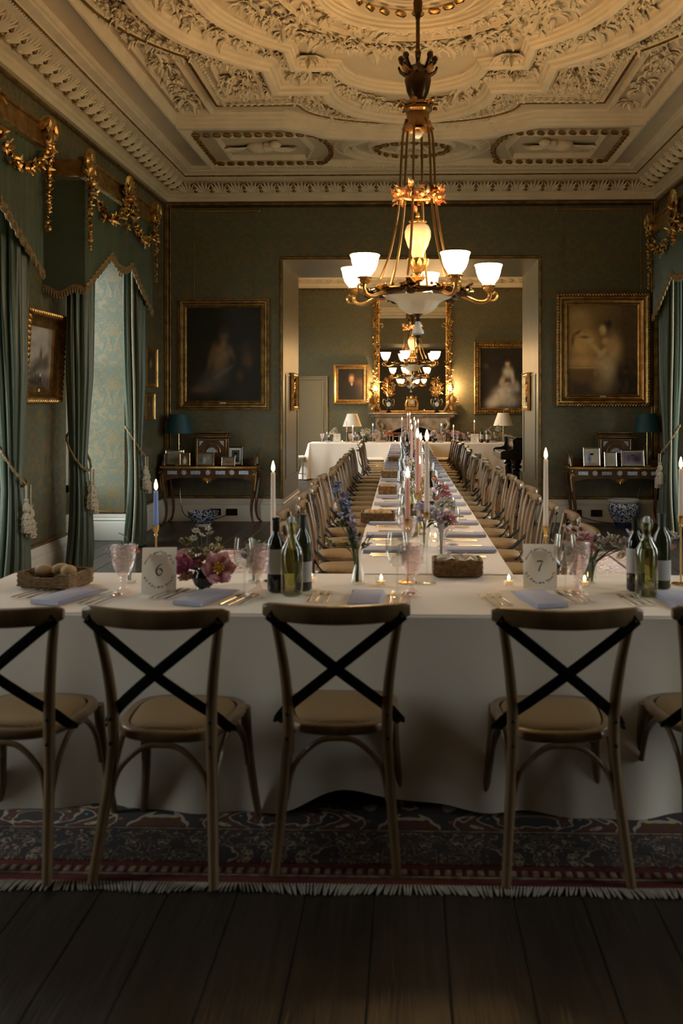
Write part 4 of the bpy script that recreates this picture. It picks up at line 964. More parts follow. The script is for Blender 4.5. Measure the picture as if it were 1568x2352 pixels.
# sconces
for q, lb in ((-1, 'lit wall light on the door side of the tall mirror frame'), (1, 'lit wall light on the piano side of the tall mirror frame')):
    t = thing('wall_sconce', lb, 'wall light', (.075+q*.86, YF-.08, 1.86))
    m = MB().rbox(0, 0, 0, .05, .03, .16, .01).tube(spline([(0,-.01,-.03),(0,-.08,-.07),(0,-.15,-.03),(0,-.15,.02)], 5), .009, 6).lathe([(.01,.0),(.035,.02),(.03,.03)], 12, c=(0,-.15,.0))
    m.build('bracket', GILT, t); MB().lathe([(.012,.03),(.034,.055),(.04,.08),(.028,.11),(.004,.135)], 12, c=(0,-.15,0)).build('bulb', BULB, t)
# mantel ornaments
t = thing('mantel_clock', 'square gilt clock with white dial in the middle of the mantel', 'clock', (.055, YF-.24, 1.365))
MB().rbox(0,0,.03,.36,.18,.06,.01).rbox(0,0,.10,.30,.15,.08,.01).rbox(0,0,.24,.16,.12,.20,.015).blob((0,0,.36),.05).build('case', GILT, t, angle=30)
for q in (-1,1):
    m = MB(); m.tube(spline([(q*.12,-.02,.13),(q*.13,-.02,.22),(q*.10,-.02,.30),(q*.10,-.02,.345)], 4), [.035]*4+[.028]*5+[.02]*4, 8); m.blob((q*.10,-.02,.36), .028); m.tube([(q*.11,-.03,.28),(q*.05,-.04,.33)], .012, 6)
    m.build('supporting_figure', GILT, t)
MB().poly([(.05*cos(2*pi*i/20), .05*sin(2*pi*i/20)) for i in range(20)], 0, .01, Matrix(((1,0,0),(0,0,-1),(0,1,0)))).build('dial', CARD, t).location = (0,-.065,.25)
for q, lb in ((-1, 'dark urn of gilt flowers on the door side of the mantel'), (1, 'dark urn of gilt flowers on the piano side of the mantel')):
    t = thing('mantel_urn', lb, 'vase', (.075+q*.56, YF-.22, 1.365))
    MB().rbox(0,0,.02,.12,.12,.04,.008).lathe([(.03,.04),(.045,.05),(.025,.08),(.06,.12),(.082,.18),(.08,.24),(.045,.29),(.03,.34),(.04,.37)], 20).build('urn_body', BLACKL, t)
    MB().poly([(.05*cos(2*pi*i/18), .055*sin(2*pi*i/18)) for i in range(18)], 0, .012, Matrix(((1,0,0),(0,0,-1),(0,1,0)))).build('medallion', PORW, t).location = (0,-.078,.20)
    m = MB()
    for s_ in (-1,1): m.tube(spline([(s_*.05,0,.27),(s_*.12,0,.32),(s_*.13,0,.22),(s_*.085,0,.16)], 5), .008, 6)
    m.build('handle', GILT, t); m = MB()
    for i in range(60):
        z = .40+.42*(i/60); w = .16*sin(pi*min(1,(i+12)/72))*1.1; a = U(0,2*pi); m.leaf((cos(a)*w*.5, sin(a)*w*.4, z), (cos(a), sin(a), U(-.3,1)), (0,-.5,1), U(.06,.11), .035, .3)
        if i % 4 == 0: m.blob((cos(a)*w, sin(a)*w*.6, z), .018, n=6, m=4); m.tube([(0,0,.36),(cos(a)*w, sin(a)*w*.6, z)], .005, 5)
    m.build('gilt_flowers', GILT, t)
for q, lb in ((-1, 'gilt winged sphinx at the door end of the mantel'), (1, 'gilt winged sphinx at the piano end of the mantel')):
    t = thing('sphinx_figure', lb, 'statue', (.075+q*.84, YF-.22, 1.365))
    m = MB().rbox(0,0,.02,.26,.13,.04,.01)
    m.tube(spline([(q*.09,0,.07),(q*.06,0,.14),(-q*.0,0,.20),(q*.01,0,.29),(-q*.005,-.01,.33)], 4), [.06,.062,.064,.06,.056,.052,.05,.045,.04,.036,.034,.032,.03,.03,.03,.03,.03], 10)
    m.blob((-q*.0,-.01,.37), .042, (1,1,1.2), 10, 7); m.tube([(-q*.01,-.04,.20),(-q*.07,-.05,.10),(-q*.10,-.05,.045)], [.026,.02,.018], 8); m.tube([(-q*.01,.04,.20),(-q*.07,.05,.10),(-q*.10,.05,.045)], [.026,.02,.018], 8)
    m.build('body', GILT, t); m = MB()
    for s_ in (-1,1):
        for i in range(7): m.leaf((q*.03, s_*.05, .20+.012*i), (q*(.9-.08*i), s_*.25, .25+.14*i), (0,s_,.1), .24-.012*i, .05, .1)
    m.build('wings', GILT, t)
# door in the far wall
d = MB(); dx0, dx1, dz = -2.98, -2.06, 2.10
o = struct('door_1', MB().rbox((dx0+dx1)/2, YF-.03, dz/2, dx1-dx0, .05, dz, .004), CREAM)
m = MB()
for a, b in ((.18,.78),(1.0,1.98)):
    for c in (-2.87, -2.49): 
        w = .32; m.rbox(c+w/2, YF-.06, b, w, .035, .03, .008).rbox(c+w/2, YF-.06, a, w, .035, .03, .008).rbox(c, YF-.06, (a+b)/2, .03, .035, b-a, .008).rbox(c+w, YF-.06, (a+b)/2, .03, .035, b-a, .008)
m.build('panel_moulding', CREAM, o); MB().lathe([(.035,0),(.035,.01),(.012,.012),(.012,.04),(.03,.05),(.026,.07),(0,.075)], 14).build('door_knob', BLACKL, o).location = (0,0,0)
k = o.children[-1]; k.location = (-2.12, YF-.055, .92); k.rotation_euler = (pi/2, 0, 0)
m = MB().sweep([(0,0),(0,.05),(.03,.06),(.05,.035),(.09,.035),(.11,.06),(.13,.055),(.14,0)], [(dx0, 0),(dx0, dz),(dx1, dz),(dx1, 0)])
m.v = [(x, YF-z, y) for x, y, z in m.v]; struct('trim_12', m, CREAM, angle=30)
# grand piano
t = thing('grand_piano', 'black grand piano on turned legs beyond the wide opening', 'piano', (2.35, 16.3, 0))
def ext(out, y0, y1, name, m_=BLACKL, bev=True): MB().poly(out, y0, y1, Matrix(((1,0,0),(0,0,1),(0,1,0)))).build(name, m_, t, angle=25)
side = [(-.80,.62),(-.80,.74),(-.76,.77),(-.66,.775),(-.60,.80),(-.585,.88),(-.60,.93),(-.58,.965),(.85,.965),(.85,.62)]
ext(side, -.72, -.66, 'cheek'); ext(side, .66, .72, 'cheek')
MB().rbox(.15,0,.80,1.4,1.32,.34,.02).build('case', BLACKL, t); MB().rbox(-.68,0,.665,.24,1.32,.09,.01).build('key_bed', BLACKL, t)
MB().box(-.70,0,.72,.16,1.22,.02).build('keys', PORW, t); MB().rbox(.15,0,.985,1.40,1.46,.025,.008).build('lid', BLACKL, t)
MB().box(0,0,0,.02,.8,.34, Euler((0,R(28),0)).to_matrix()).build('music_desk', BLACKL, t).location = (-.22,0,1.14)
for a, b in ((-.52,-.58),(-.52,.58),(.7,0)):
    MB().lathe([(.035,.0),(.03,.06),(.045,.08),(.06,.25),(.075,.42),(.05,.45),(.09,.47),(.10,.50),(.06,.53),(.08,.55),(.10,.62)], 14, c=(a,b,0)).build('leg', BLACKL, t)
# far-left gilt chair with white cushion
t = thing('side_chair', 'pale side chair with white cushion pushed up by the far door', 'chair', (-2.38, 18.9, 0), pi/2)
MB().rbox(0,0,.47,.42,.42,.05,.02).build('cushion', LINEN, t)
MB().rbox(0,0,.43,.42,.42,.03,.006).build('seat', CREAM, t)
for a in (-1,1):
    for b in (-1,1): MB().tube([(a*.19,b*.19,.44),(a*.19,b*.19,0)], [.02,.014], 8).build('leg', CREAM, t)
    MB().tube(spline([(a*.19,.19,.42),(a*.19,.21,.7),(a*.18,.25,.92)],4), .014, 8).build('back_post', CREAM, t)
for z in (.62,.76,.91): MB().tube([(-.18,.205+(z-.62)*.12,z),(.18,.205+(z-.62)*.12,z)], .013, 6).build('back_rail', CREAM, t)
for z in (.14,.3): MB().tube([(-.19,-.19,z),(.19,-.19,z)], .01, 6).tube([(-.19,-.19,z),(-.19,.19,z)], .01, 6).build('stretcher', CREAM, t)
# ================================================================ RUGS
def rug_mat(name, c1, c2, c3, sc, lo=.5):
    m, N, L, b = node_mat(name); tc = N.new('ShaderNodeTexCoord'); sp = N.new('ShaderNodeSeparateXYZ'); L.new(tc.outputs['Object'], sp.inputs[0])
    pu = N.new('ShaderNodeMath'); pu.operation = 'PINGPONG'; pu.inputs[1].default_value = .46; L.new(sp.outputs[0], pu.inputs[0])
    pv = N.new('ShaderNodeMath'); pv.operation = 'PINGPONG'; pv.inputs[1].default_value = .62; L.new(sp.outputs[1], pv.inputs[0])
    cb = N.new('ShaderNodeCombineXYZ'); L.new(pu.outputs[0], cb.inputs[0]); L.new(pv.outputs[0], cb.inputs[1])
    n = N.new('ShaderNodeTexNoise'); n.inputs['Scale'].default_value = sc; n.inputs['Detail'].default_value = 1.5; n.inputs['Distortion'].default_value = 1.2; L.new(cb.outputs[0], n.inputs['Vector'])
    v = N.new('ShaderNodeTexVoronoi'); v.inputs['Scale'].default_value = sc*3.2; L.new(cb.outputs[0], v.inputs['Vector'])
    r1 = N.new('ShaderNodeValToRGB'); r1.color_ramp.interpolation = 'CONSTANT'; e = r1.color_ramp.elements
    e[0].position = 0; e[0].color = tuple(c1)+(1,); e[1].position = lo; e[1].color = tuple(c2)+(1,)
    for p, c in ((lo-.035, c3), (lo+.012, c2)):
        q = e.new(p); q.color = tuple(c)+(1,)
    q = e.new(lo+.11); q.color = tuple(c3)+(1,); q = e.new(lo+.13); q.color = tuple(c1)+(1,)
    L.new(n.outputs['Fac'], r1.inputs[0])
    r2 = N.new('ShaderNodeValToRGB'); r2.color_ramp.interpolation = 'CONSTANT'; e = r2.color_ramp.elements
    e[0].position = 0; e[0].color = (1,1,1,1); e[1].position = .16; e[1].color = (0,0,0,1); L.new(v.outputs['Distance'], r2.inputs[0])
    mx = N.new('ShaderNodeMixRGB'); L.new(r2.outputs[0], mx.inputs[0]); L.new(r1.outputs[0], mx.inputs[1]); L.new(v.outputs['Color'], mx.inputs[2])
    tn = N.new('ShaderNodeMixRGB'); tn.blend_type = 'MULTIPLY'; tn.inputs[0].default_value = 1; L.new(mx.outputs[0], tn.inputs[1])
    t2 = N.new('ShaderNodeMixRGB'); t2.inputs[1].default_value = (1,1,1,1); t2.inputs[2].default_value = tuple(min(1, x*1.6) for x in c3)+(1,); L.new(r2.outputs[0], t2.inputs[0]); L.new(t2.outputs[0], tn.inputs[2])
    L.new(tn.outputs[0], b.inputs['Base Color']); b.inputs['Roughness'].default_value = .95
    n4 = N.new('ShaderNodeTexNoise'); n4.inputs['Scale'].default_value = 300; L.new(tc.outputs['Object'], n4.inputs['Vector']); bp = N.new('ShaderNodeBump'); bp.inputs['Strength'].default_value = .5; L.new(n4.outputs['Fac'], bp.inputs['Height']); L.new(bp.outputs[0], b.inputs['Normal'])
    return m
RUGD = rug_mat('dark_oriental_pile', (.055,.048,.050), (.115,.050,.036), (.42,.36,.30), 5.5)
RUGB = rug_mat('dark_border_pile', (.05,.045,.052), (.075,.050,.045), (.34,.28,.22), 14)
RUGR = mat('red_guard_pile', (.13,.022,.018), .95, var=.4, vscale=60); RUGC = mat('cream_guard_pile', (.34,.27,.20), .95, var=.7, vscale=30)
RUGP = rug_mat('pale_and_sheened_red_pile', (.55,.40,.34), (.50,.22,.17), (.66,.60,.52), 5)  # window sheen painted into the near rug's tone; far rug is itself pale
RUGF = mat('pale_fringe', (.42,.38,.33), .9, var=.4, vscale=30)
def rug(label, x0, x1, y0, y1, fm, bm, fringe=True):
    t = thing('rug', label, 'rug', (0,0,0)); z = .012
    MB().rbox((x0+x1)/2, (y0+y1)/2, z/2, x1-x0, y1-y0, z, .003).build('base', RUGR, t)
    MB().rbox((x0+x1)/2, (y0+y1)/2, z, x1-x0-.76, y1-y0-.76, .006, .002).build('field', fm, t)
    def band(a, b, m_, nm):
        m = MB()
        for s in (a,): 
            xa, xb, ya, yb = x0+a, x1-a, y0+a, y1-a; w = b-a
            m.box((xa+xb)/2, ya+w/2, z, xb-xa, w, .005); m.box((xa+xb)/2, yb-w/2, z, xb-xa, w, .005); m.box(xa+w/2, (ya+yb)/2, z, w, yb-ya-2*w, .005); m.box(xb-w/2, (ya+yb)/2, z, w, yb-ya-2*w, .005)
        m.build(nm, m_, t, smooth=False)
    band(.13, .35, bm, 'border')
    # checked guard stripe: small pale lozenges on red
    m = MB()
    for yy in (y0+.075, y1-.075):
        for i in range(int((x1-x0-.16)/.036)): m.rbox(x0+.08+.036*(i+.5), yy, z+.0015, .02, .035, .005, .002)
    m.build('guard_stripe_lozenge', RUGC, t, kind='stuff')
    band(.040, .050, RUGC, 'pale_guard_line'); band(.36, .372, RUGC, 'inner_guard_line')
    if fringe:
        m = MB()
        for yy, s in ((y0, -1), (y1, 1)):
            n = int((x1-x0)/.011)
            for i in range(n):
                x = x0+(x1-x0)*(i+.5)/n; l = .028+.020*vn(x*9, 3)+U(0,.012); d = .02*sin(x*11)+U(-.008,.008)
                m.tube([(x, yy, .010), (x+d*.5, yy+s*l*.55, .008), (x+d, yy+s*l, .003)], [.0045,.0045,.002], 4)
        m.build('fringe', RUGF, t, kind='stuff')
    return t
rug('dark oriental rug with pale fringe under the cross-backed chairs nearest', -2.6, 2.6, 2.93, 4.95, RUGD, RUGB)
rug('red oriental rug paled by painted sheen under the near half of the long table', -2.45, 2.40, 5.25, 9.75, RUGP, RUGP, False)  # same carpet as the dark rug, window sheen put into a paler pile
rug('pale pink rug on the floor of the farther room under the long table', -1.55, 1.95, 12.6, 18.4, RUGP, RUGC, False)
# ================================================================ CHAIRS
RATTAN = mat('woven_rattan', (.46,.33,.17), .6, var=.25, vscale=20)
def rattan():
    m, N, L, b = node_mat('woven_cane'); tc = N.new('ShaderNodeTexCoord'); w1 = N.new('ShaderNodeTexWave'); w2 = N.new('ShaderNodeTexWave')
    w1.inputs['Scale'].default_value = 42; w2.inputs['Scale'].default_value = 42; w1.bands_direction = 'X'; w2.bands_direction = 'Y'; w1.inputs['Distortion'].default_value = .6; w2.inputs['Distortion'].default_value = .6
    L.new(tc.outputs['Object'], w1.inputs['Vector']); L.new(tc.outputs['Object'], w2.inputs['Vector'])
    mu = N.new('ShaderNodeMath'); mu.operation = 'MULTIPLY'; L.new(w1.outputs['Fac'], mu.inputs[0]); L.new(w2.outputs['Fac'], mu.inputs[1])
    r = N.new('ShaderNodeValToRGB'); r.color_ramp.elements[0].color = (.26,.165,.075,1); r.color_ramp.elements[1].color = (.50,.37,.20,1); L.new(mu.outputs[0], r.inputs[0]); L.new(r.outputs[0], b.inputs['Base Color'])
    bp = N.new('ShaderNodeBump'); bp.inputs['Strength'].default_value = .6; bp.inputs['Distance'].default_value = .003; L.new(mu.outputs[0], bp.inputs['Height']); L.new(bp.outputs[0], b.inputs['Normal']); b.inputs['Roughness'].default_value = .6
    return m
CANE = rattan()
def seat_out(w, n=40):
    o = []
    for i in range(n):
        a = 2*pi*i/n; c, s = cos(a), sin(a); e = 3.2
        x = abs(c)**(2/e)*(1 if c > 0 else -1); y = abs(s)**(2/e)*(1 if s > 0 else -1)
        k = .5*(1+y); hw = (.178+.045*k); o.append((x*hw*w, y*.205*w+.0))
    return o
def make_chair(label, group):
    t = thing('crossback_chair', label, 'chair', (0,0,0), 0, group)
    so = seat_out(1.0); si = seat_out(.84)
    m = MB(); n = len(so)
    rings = [(seat_out(.96), .425), (so, .432), (so, .452), (seat_out(.975), .458), (seat_out(.86), .458), (seat_out(.85), .448)]
    vs = [(x, y, z) for r, z in rings for x, y in r]; fs = [(k*n+i, k*n+(i+1) % n, (k+1)*n+(i+1) % n, (k+1)*n+i) for k in range(5) for i in range(n)]
    fs.append(tuple(reversed(range(n)))); m.add(vs, fs).build('seat_frame', OAK, t, angle=50)
    vs = [(x, y, z) for r, z in ((si,.450),(seat_out(.80),.463),(seat_out(.6),.470),(seat_out(.3),.472)) for x, y in r]
    fs = [(k*n+i, k*n+(i+1) % n, (k+1)*n+(i+1) % n, (k+1)*n+i) for k in range(3) for i in range(n)]+[tuple(range(3*n, 4*n))]
    MB().add(vs, fs).build('cane_seat', CANE, t, angle=80)
    for q in (-1, 1):
        p = spline([(q*.200,-.290,0),(q*.186,-.250,.16),(q*.172,-.212,.32),(q*.166,-.200,.45),(q*.170,-.206,.58),(q*.186,-.226,.72),(q*.206,-.250,.835),(q*.212,-.256,.862)], 5)
        k = len(p); MB().tube(p, [.0155+.0035*sin(pi*min(1, i/k*1.15)) for i in range(k)], 10).build('rear_leg', OAK, t)
        p = spline([(q*.222,.232,0),(q*.205,.208,.14),(q*.192,.182,.30),(q*.186,.168,.43)], 5); k = len(p)
        MB().tube(p, [.0135+.007*i/k for i in range(k)], 10).build('front_leg', OAK, t)
    # curved top rail
    m = MB(); vs = []; K = 25
    for i in range(K):
        u = -1+2*i/(K-1); x = .243*u; y = -.262-.042*(1-u*u); zc = .853+.010*(u*u); h = .031+.0015*(1-u*u)-.007*abs(u)**6; d = .013+.002*(1-u*u)
        if abs(u) > .98: h *= .72; d *= .7
        for a in range(10): an = 2*pi*(a+.5)/10; c, s = cos(an), sin(an); vs.append((x, y+abs(c)**.6*(1 if c > 0 else -1)*d, zc+abs(s)**.6*(1 if s > 0 else -1)*h))
    fs = [(i*10+j, i*10+(j+1) % 10, (i+1)*10+(j+1) % 10, (i+1)*10+j) for i in range(K-1) for j in range(10)]+[tuple(reversed(range(10))), tuple(range((K-1)*10, K*10))]
    m.add(vs, fs).build('top_rail', OAK, t, angle=50)
    for q in (-1, 1):
        p = spline([(-q*.222,-.283,.852),(-q*.15,-.288,.795),(0,-.272-.003*q,.672),(q*.11,-.228,.575),(q*.168,-.178,.515),(q*.205,-.135,.462),(q*.214,-.10,.442)], 4)
        MB().tube(p, .0195, 8, flat=(1.0,.16), up=(0,0,1)).build('cross_strap', IRON, t)
        b = MB()
        for pp in ((-q*.212,-.287,.846),(q*.168,-.222,.505),(q*.168,-.222,.425),(q*.222,-.115,.448)): b.blob(pp, .0075, n=8, m=5)
        b.build('bolt', IRON, t, kind='stuff')
    m = []
    arcs = [((-.17,-.225,.22),(-.145,-.215,.33),(-.07,-.205,.405),(0,-.203,.418),(.07,-.205,.405),(.145,-.215,.33),(.17,-.225,.22)),
            ((-.195,.185,.22),(-.165,.18,.33),(-.08,.175,.405),(0,.175,.418),(.08,.175,.405),(.165,.18,.33),(.195,.185,.22))]
    for q in (-1, 1): arcs.append(((q*.172,-.205,.22),(q*.174,-.16,.33),(q*.178,-.08,.405),(q*.18,-.01,.418),(q*.183,.06,.405),(q*.19,.13,.33),(q*.196,.165,.22)))
    for a in arcs: MB().tube(spline(a, 4), .0095, 8).build('arched_brace', OAK, t)
    return t
chair0 = make_chair('cross-backed wooden chair with cane seat in front of the vase of pink peonies', None)
chair0.location = (-.80, 3.19, .012); chair0.rotation_euler = (0,0,R(-4))
dup(chair0, 'cross-backed wooden chair cut off by the picture edge near the bread basket', (-1.345, 3.20, .012), R(-3))
dup(chair0, 'middle cross-backed wooden chair of the nearest row, by the candlesticks', (-.245, 3.27, .012), R(1))
dup(chair0, 'cross-backed wooden chair in front of the number 7 card', (.50, 3.22, .012), R(1.5))
dup(chair0, 'cross-backed wooden chair cut off by the picture edge near the clear bottle', (1.07, 3.27, .012), R(5))
def TX(Y): return .11-.0085*(Y-4.3)
NS = 24
SET = []
for i in range(NS):
    Y = 4.98+.575*i
    SET.append(Y)
    for s, side in ((-1, 'door side'), (1, 'piano side')):
        if i >= 22: continue
        lb = '%s cross-backed chair from the near end, %s of the long table' % (ORD[i], side)
        jx, jy, jr = U(-.05,.05), U(-.03,.03), U(-.07,.07)
        if s < 0 and i == 0: jx = -.04; jr = .12
        dup(chair0, lb, (TX(Y)+s*(.575+jx), Y+jy, .012 if 5.3 < Y < 9.7 or 12.7 < Y < 18.3 else 0), (pi/2 if s > 0 else -pi/2)+jr, 'chairs along the long table')
CH2 = []
t = thing('white_cushion_chair', 'dark chair with white cushion by the head table, door side', 'chair', (-.72, 18.28, 0), -pi/2)
MB().rbox(0,0,.47,.40,.40,.05,.02).build('cushion', LINEN, t); MB().rbox(0,0,.43,.42,.42,.03,.006).build('seat', WALNUT, t)
for a in (-1,1):
    MB().tube([(a*.19,.19,.43),(a*.2,.2,0)], [.018,.014], 8).build('front_leg', WALNUT, t)
    MB().tube(spline([(a*.2,-.26,0),(a*.18,-.2,.43),(a*.19,-.25,.92)],5), .016, 8).build('rear_leg', WALNUT, t)
    MB().tube(spline([(a*.06,-.2,.44),(a*.065,-.225,.68),(a*.07,-.26,.9)],4), .010, 6).build('back_slat', WALNUT, t)
MB().rbox(0,-.255,.91,.42,.025,.06,.01).build('top_rail', WALNUT, t)
dup(t, 'dark chair with white cushion by the head table, piano side', (.72, 18.28, 0), pi/2)
for i, x in enumerate((-1.2, -.3, .62, 1.35)):
    dup(t, ('brown chair behind the head table below the pleated lamp','brown-railed chair behind the head table on the door side of the hearth','brown-railed chair behind the head table on the piano side of the hearth','brown chair behind the head table near the number card')[i], (x, 20.15, 0), pi)
# ================================================================ TABLES AND CLOTHS
def table(label, x0, x1, y0, y1, M=None):
    t = thing('trestle_table', label, 'table', (0,0,0))
    MB().rbox((x0+x1)/2,(y0+y1)/2,.725,x1-x0-.03,y1-y0-.03,.03,.004).build('table_top', OAK, t)
    nx = 2; L_ = max(x1-x0, y1-y0); k = max(2, int(L_/2)+1)
    for i in range(k):
        q = i/(k-1)
        for s in (-1, 1):
            if x1-x0 > y1-y0: p = (x0+.25+(x1-x0-.5)*q, (y0+y1)/2+s*((y1-y0)/2-.12))
            else: p = ((x0+x1)/2+s*((x1-x0)/2-.12), y0+.25+(y1-y0-.5)*q)
            MB().tube([(p[0],p[1],.71),(p[0],p[1],0.012)], .018, 8).build('leg', IRON, t)
    return t
table('trestle table under the cloth nearest', -1.85, 2.05, 3.50, 4.30)
table('trestle table under the long cloth running through the opening', -.25, .42, 4.34, 18.95)
table('trestle table under the cloth by the fireplace', -2.08, 2.12, 19.02, 19.80)
def cloth(label, x0, x1, y0, y1, drop, seed=0, amp=.035, hem=None, step=.03, skew=None, rows=16):
    rnd = random.Random(seed); z = .752; pts = []; r = .03
    def side(ax, ay, bx, by):
        d = V((bx-ax, by-ay)); L_ = d.length; n = max(2, int(L_/step)); nn = V((d.y, -d.x)).normalized()
        for i in range(n): p = V((ax, ay))+d*(i/n); pts.append((p.x, p.y, nn.x, nn.y))
    def corner(cx, cy, a0):
        for i in range(10): a = R(a0+90*i/10); pts.append((cx+r*cos(a), cy+r*sin(a), cos(a), sin(a)))
    side(x0+r, y0, x1-r, y0); corner(x1-r, y0+r, -90); side(x1, y0+r, x1, y1-r); corner(x1-r, y1-r, 0); side(x1-r, y1, x0+r, y1); corner(x0+r, y1-r, 90); side(x0, y1-r, x0, y0+r); corner(x0+r, y0+r, 180)
    n = len(pts); ph = [rnd.uniform(0, 6) for _ in range(6)]; s = 0; vs = []; S = []
    for i, p in enumerate(pts):
        q = pts[i-1]; s += math.hypot(p[0]-q[0], p[1]-q[1]) if i else 0; S.append(s)
    prof = [(0,0)]+[(.010*(1-cos(a)), -.010*sin(a)) for a in (pi/4, pi/2)]
    rws = [(o+.004, dz, 0) for o, dz in prof]+[(.012+.018*(k/rows), -.012-(drop-.012)*(k/rows), k/rows) for k in range(1, rows+1)]
    for off, dz, t_ in rws:
        for i, (x, y, nx, ny) in enumerate(pts):
            s = S[i]; w = .55*sin(s*5.1+ph[0])+.35*sin(s*11.3+ph[1])+.2*sin(s*23+ph[2]); w += .5*max(0, sin(s*2.3+ph[3]))*sin(s*17+ph[4])
            o = off+amp*t_**.9*(w+.5)
            if nx*ny: o += .16*t_**1.1
            zz = dz
            if hem: zz = dz+hem(x, y, s)*t_**2
            vx, vy = x+nx*o, y+ny*o
            if skew: vx += skew(vy)
            vs.append((vx, vy, max(.016, z+zz)))
    fs = [(k*n+i, k*n+(i+1) % n, (k+1)*n+(i+1) % n, (k+1)*n+i) for k in range(len(rws)-1) for i in range(n)]
    fs.append(tuple(range(n))); o = MB().add(vs, fs).build('tablecloth', LINEN, angle=60)
    tag(o, label, 'tablecloth'); return o
cloth('ivory cloth draped to the rug over the nearest cross table', -1.87, 2.07, 3.49, 4.31, .735, 3, .048, hem=lambda x, y, s: (.085*math.exp(-((x+.24)/.17)**2)+.02*math.exp(-((x-.15)/.25)**2)) if y < 3.6 else .0, rows=22)
cloth('ivory cloth running the length of the long table', -.37, .37, 4.30, 19.0, .50, 5, .02, skew=TX, step=.06, rows=8)
cloth('ivory cloth draped over the head table before the fireplace', -2.10, 2.14, 19.0, 19.82, .735, 8, .045, step=.04)
# ================================================================ CUTLERY, NAPKINS
ZT = .7535
def handle(m, l, w=.0045): m.tube([(0,-l/2,.004),(0,-l*.2,.005),(0,l*.08,.005),(0,l*.18,.006)], [w*1.9,w*1.3,w*.8,w*.8], 6, flat=(.35,1)); return m
def me_fork():
    m = handle(MB(), .20); m.tube([(0,.036,.006),(0,.050,.004),(0,.062,.005)], [.004,.011,.012], 8, flat=(.2,1))
    for k in range(4): x = (-1.5+k)*.0062; m.tube([(x,.060,.005),(x,.085,.008),(x,.104,.009)], [.0019,.0019,.0012], 4)
    return m.mesh('fork', SILVER)
def me_knife(): return handle(MB(), .20).tube([(0,.034,.006),(0,.05,.006),(.001,.09,.006),(.003,.125,.006),(.002,.14,.006)], [.005,.010,.0105,.009,.002], 6, flat=(.9,.14), up=(1,0,0)).mesh('knife', SILVER)
def me_spoon():
    m = handle(MB(), .19); vs = []; n = 10
    for k, (r, h) in enumerate(((1,.010),(.7,.004),(.35,.0015))):
        for j in range(n): a = 2*pi*j/n; vs.append((.019*r*cos(a), .064+.029*r*sin(a), h+.002))
    fs = [(k*n+j, k*n+(j+1) % n, (k+1)*n+(j+1) % n, (k+1)*n+j) for k in range(2) for j in range(n)]+[tuple(range(2*n, 3*n))]
    return m.add(vs, fs).mesh('spoon', SILVER)
MF, MK, MS = me_fork(), me_knife(), me_spoon()
def me_nap():
    m = MB()
    for k in range(3): m.rbox(0, .0, .004+.006*k, .135-.004*k, .27-.006*k, .006, .0029)
    m.tube([(-.064,-.133,.010),(.064,-.133,.010)], .0095, 8, flat=(1,.6)); return m.mesh('napkin', NAPKIN)
MN = me_nap()
NCARD = MB().rbox(0,0,.001,.115,.06,.0015,.0004).mesh('menu_card', mat('grey_card', (.40,.38,.37), .7))
def setting(x, y, a, who, near, full=True):
    c, s = cos(a), sin(a)
    def at(dx, dy): return (x+c*dx-s*dy, y+s*dx+c*dy, ZT)
    g = 'cutlery of the table settings'
    items = [('fork', MF, -.215, .02, 'outer fork'), ('fork', MF, -.180, .02, 'inner fork'), ('knife', MK, .155, .0, 'outer knife'), ('knife', MK, .118, .005, 'inner knife')]
    if near: items += [('fork', MF, -.145, .02, 'small third fork'), ('spoon', MS, .190, .01, 'spoon')]
    elif full: items += [('spoon', MS, .188, .01, 'spoon')]
    for nm, me, dx, dy, lb in items:
        o = inst(nm, me, None, at(dx, dy), (0, 0, a+U(-.06,.06))); tag(o, 'silver %s at %s' % (lb, who), nm, g)
    o = inst('napkin', MN, None, at(U(-.015,.015), -.01), (0,0,a+U(-.05,.05))); tag(o, 'folded lavender-blue napkin at %s' % who, 'napkin', 'folded napkins on the tables')
    if near:
        o = inst('menu_card', NCARD, None, at(0, .17), (0,0,a)); tag(o, 'small grey card at %s' % who, 'card')
NEAR = [(-1.41, -.05, 'the place setting nearest the front bread basket'), (-.84, 0, 'the place setting in front of the peony bowl'), (-.19, 0, 'the place setting behind the middle near chair'), (.53, .0, 'the place setting in front of the number 7 card'), (1.10, -.1, 'the place setting beyond the clear bottle')]
for k, (x, a, who) in enumerate(NEAR):
    setting(x, 3.74, (-.30, -.28, -.02, .22, .1)[k], who, True)
for i, Y in enumerate(SET):
    for s, side in ((-1, 'door side'), (1, 'piano side')):
        setting(TX(Y)+s*.215, Y+U(-.015,.015), pi/2 if s > 0 else -pi/2, 'the %s setting from the near end, %s' % (ORD[i], side), False, i < 12)
for i, x in enumerate((-1.75, -1.15, -.55, .05, .65, 1.25, 1.8)):
    setting(x, 19.62, pi, 'the %s setting along the head table from the door' % ORD[i], False, False)
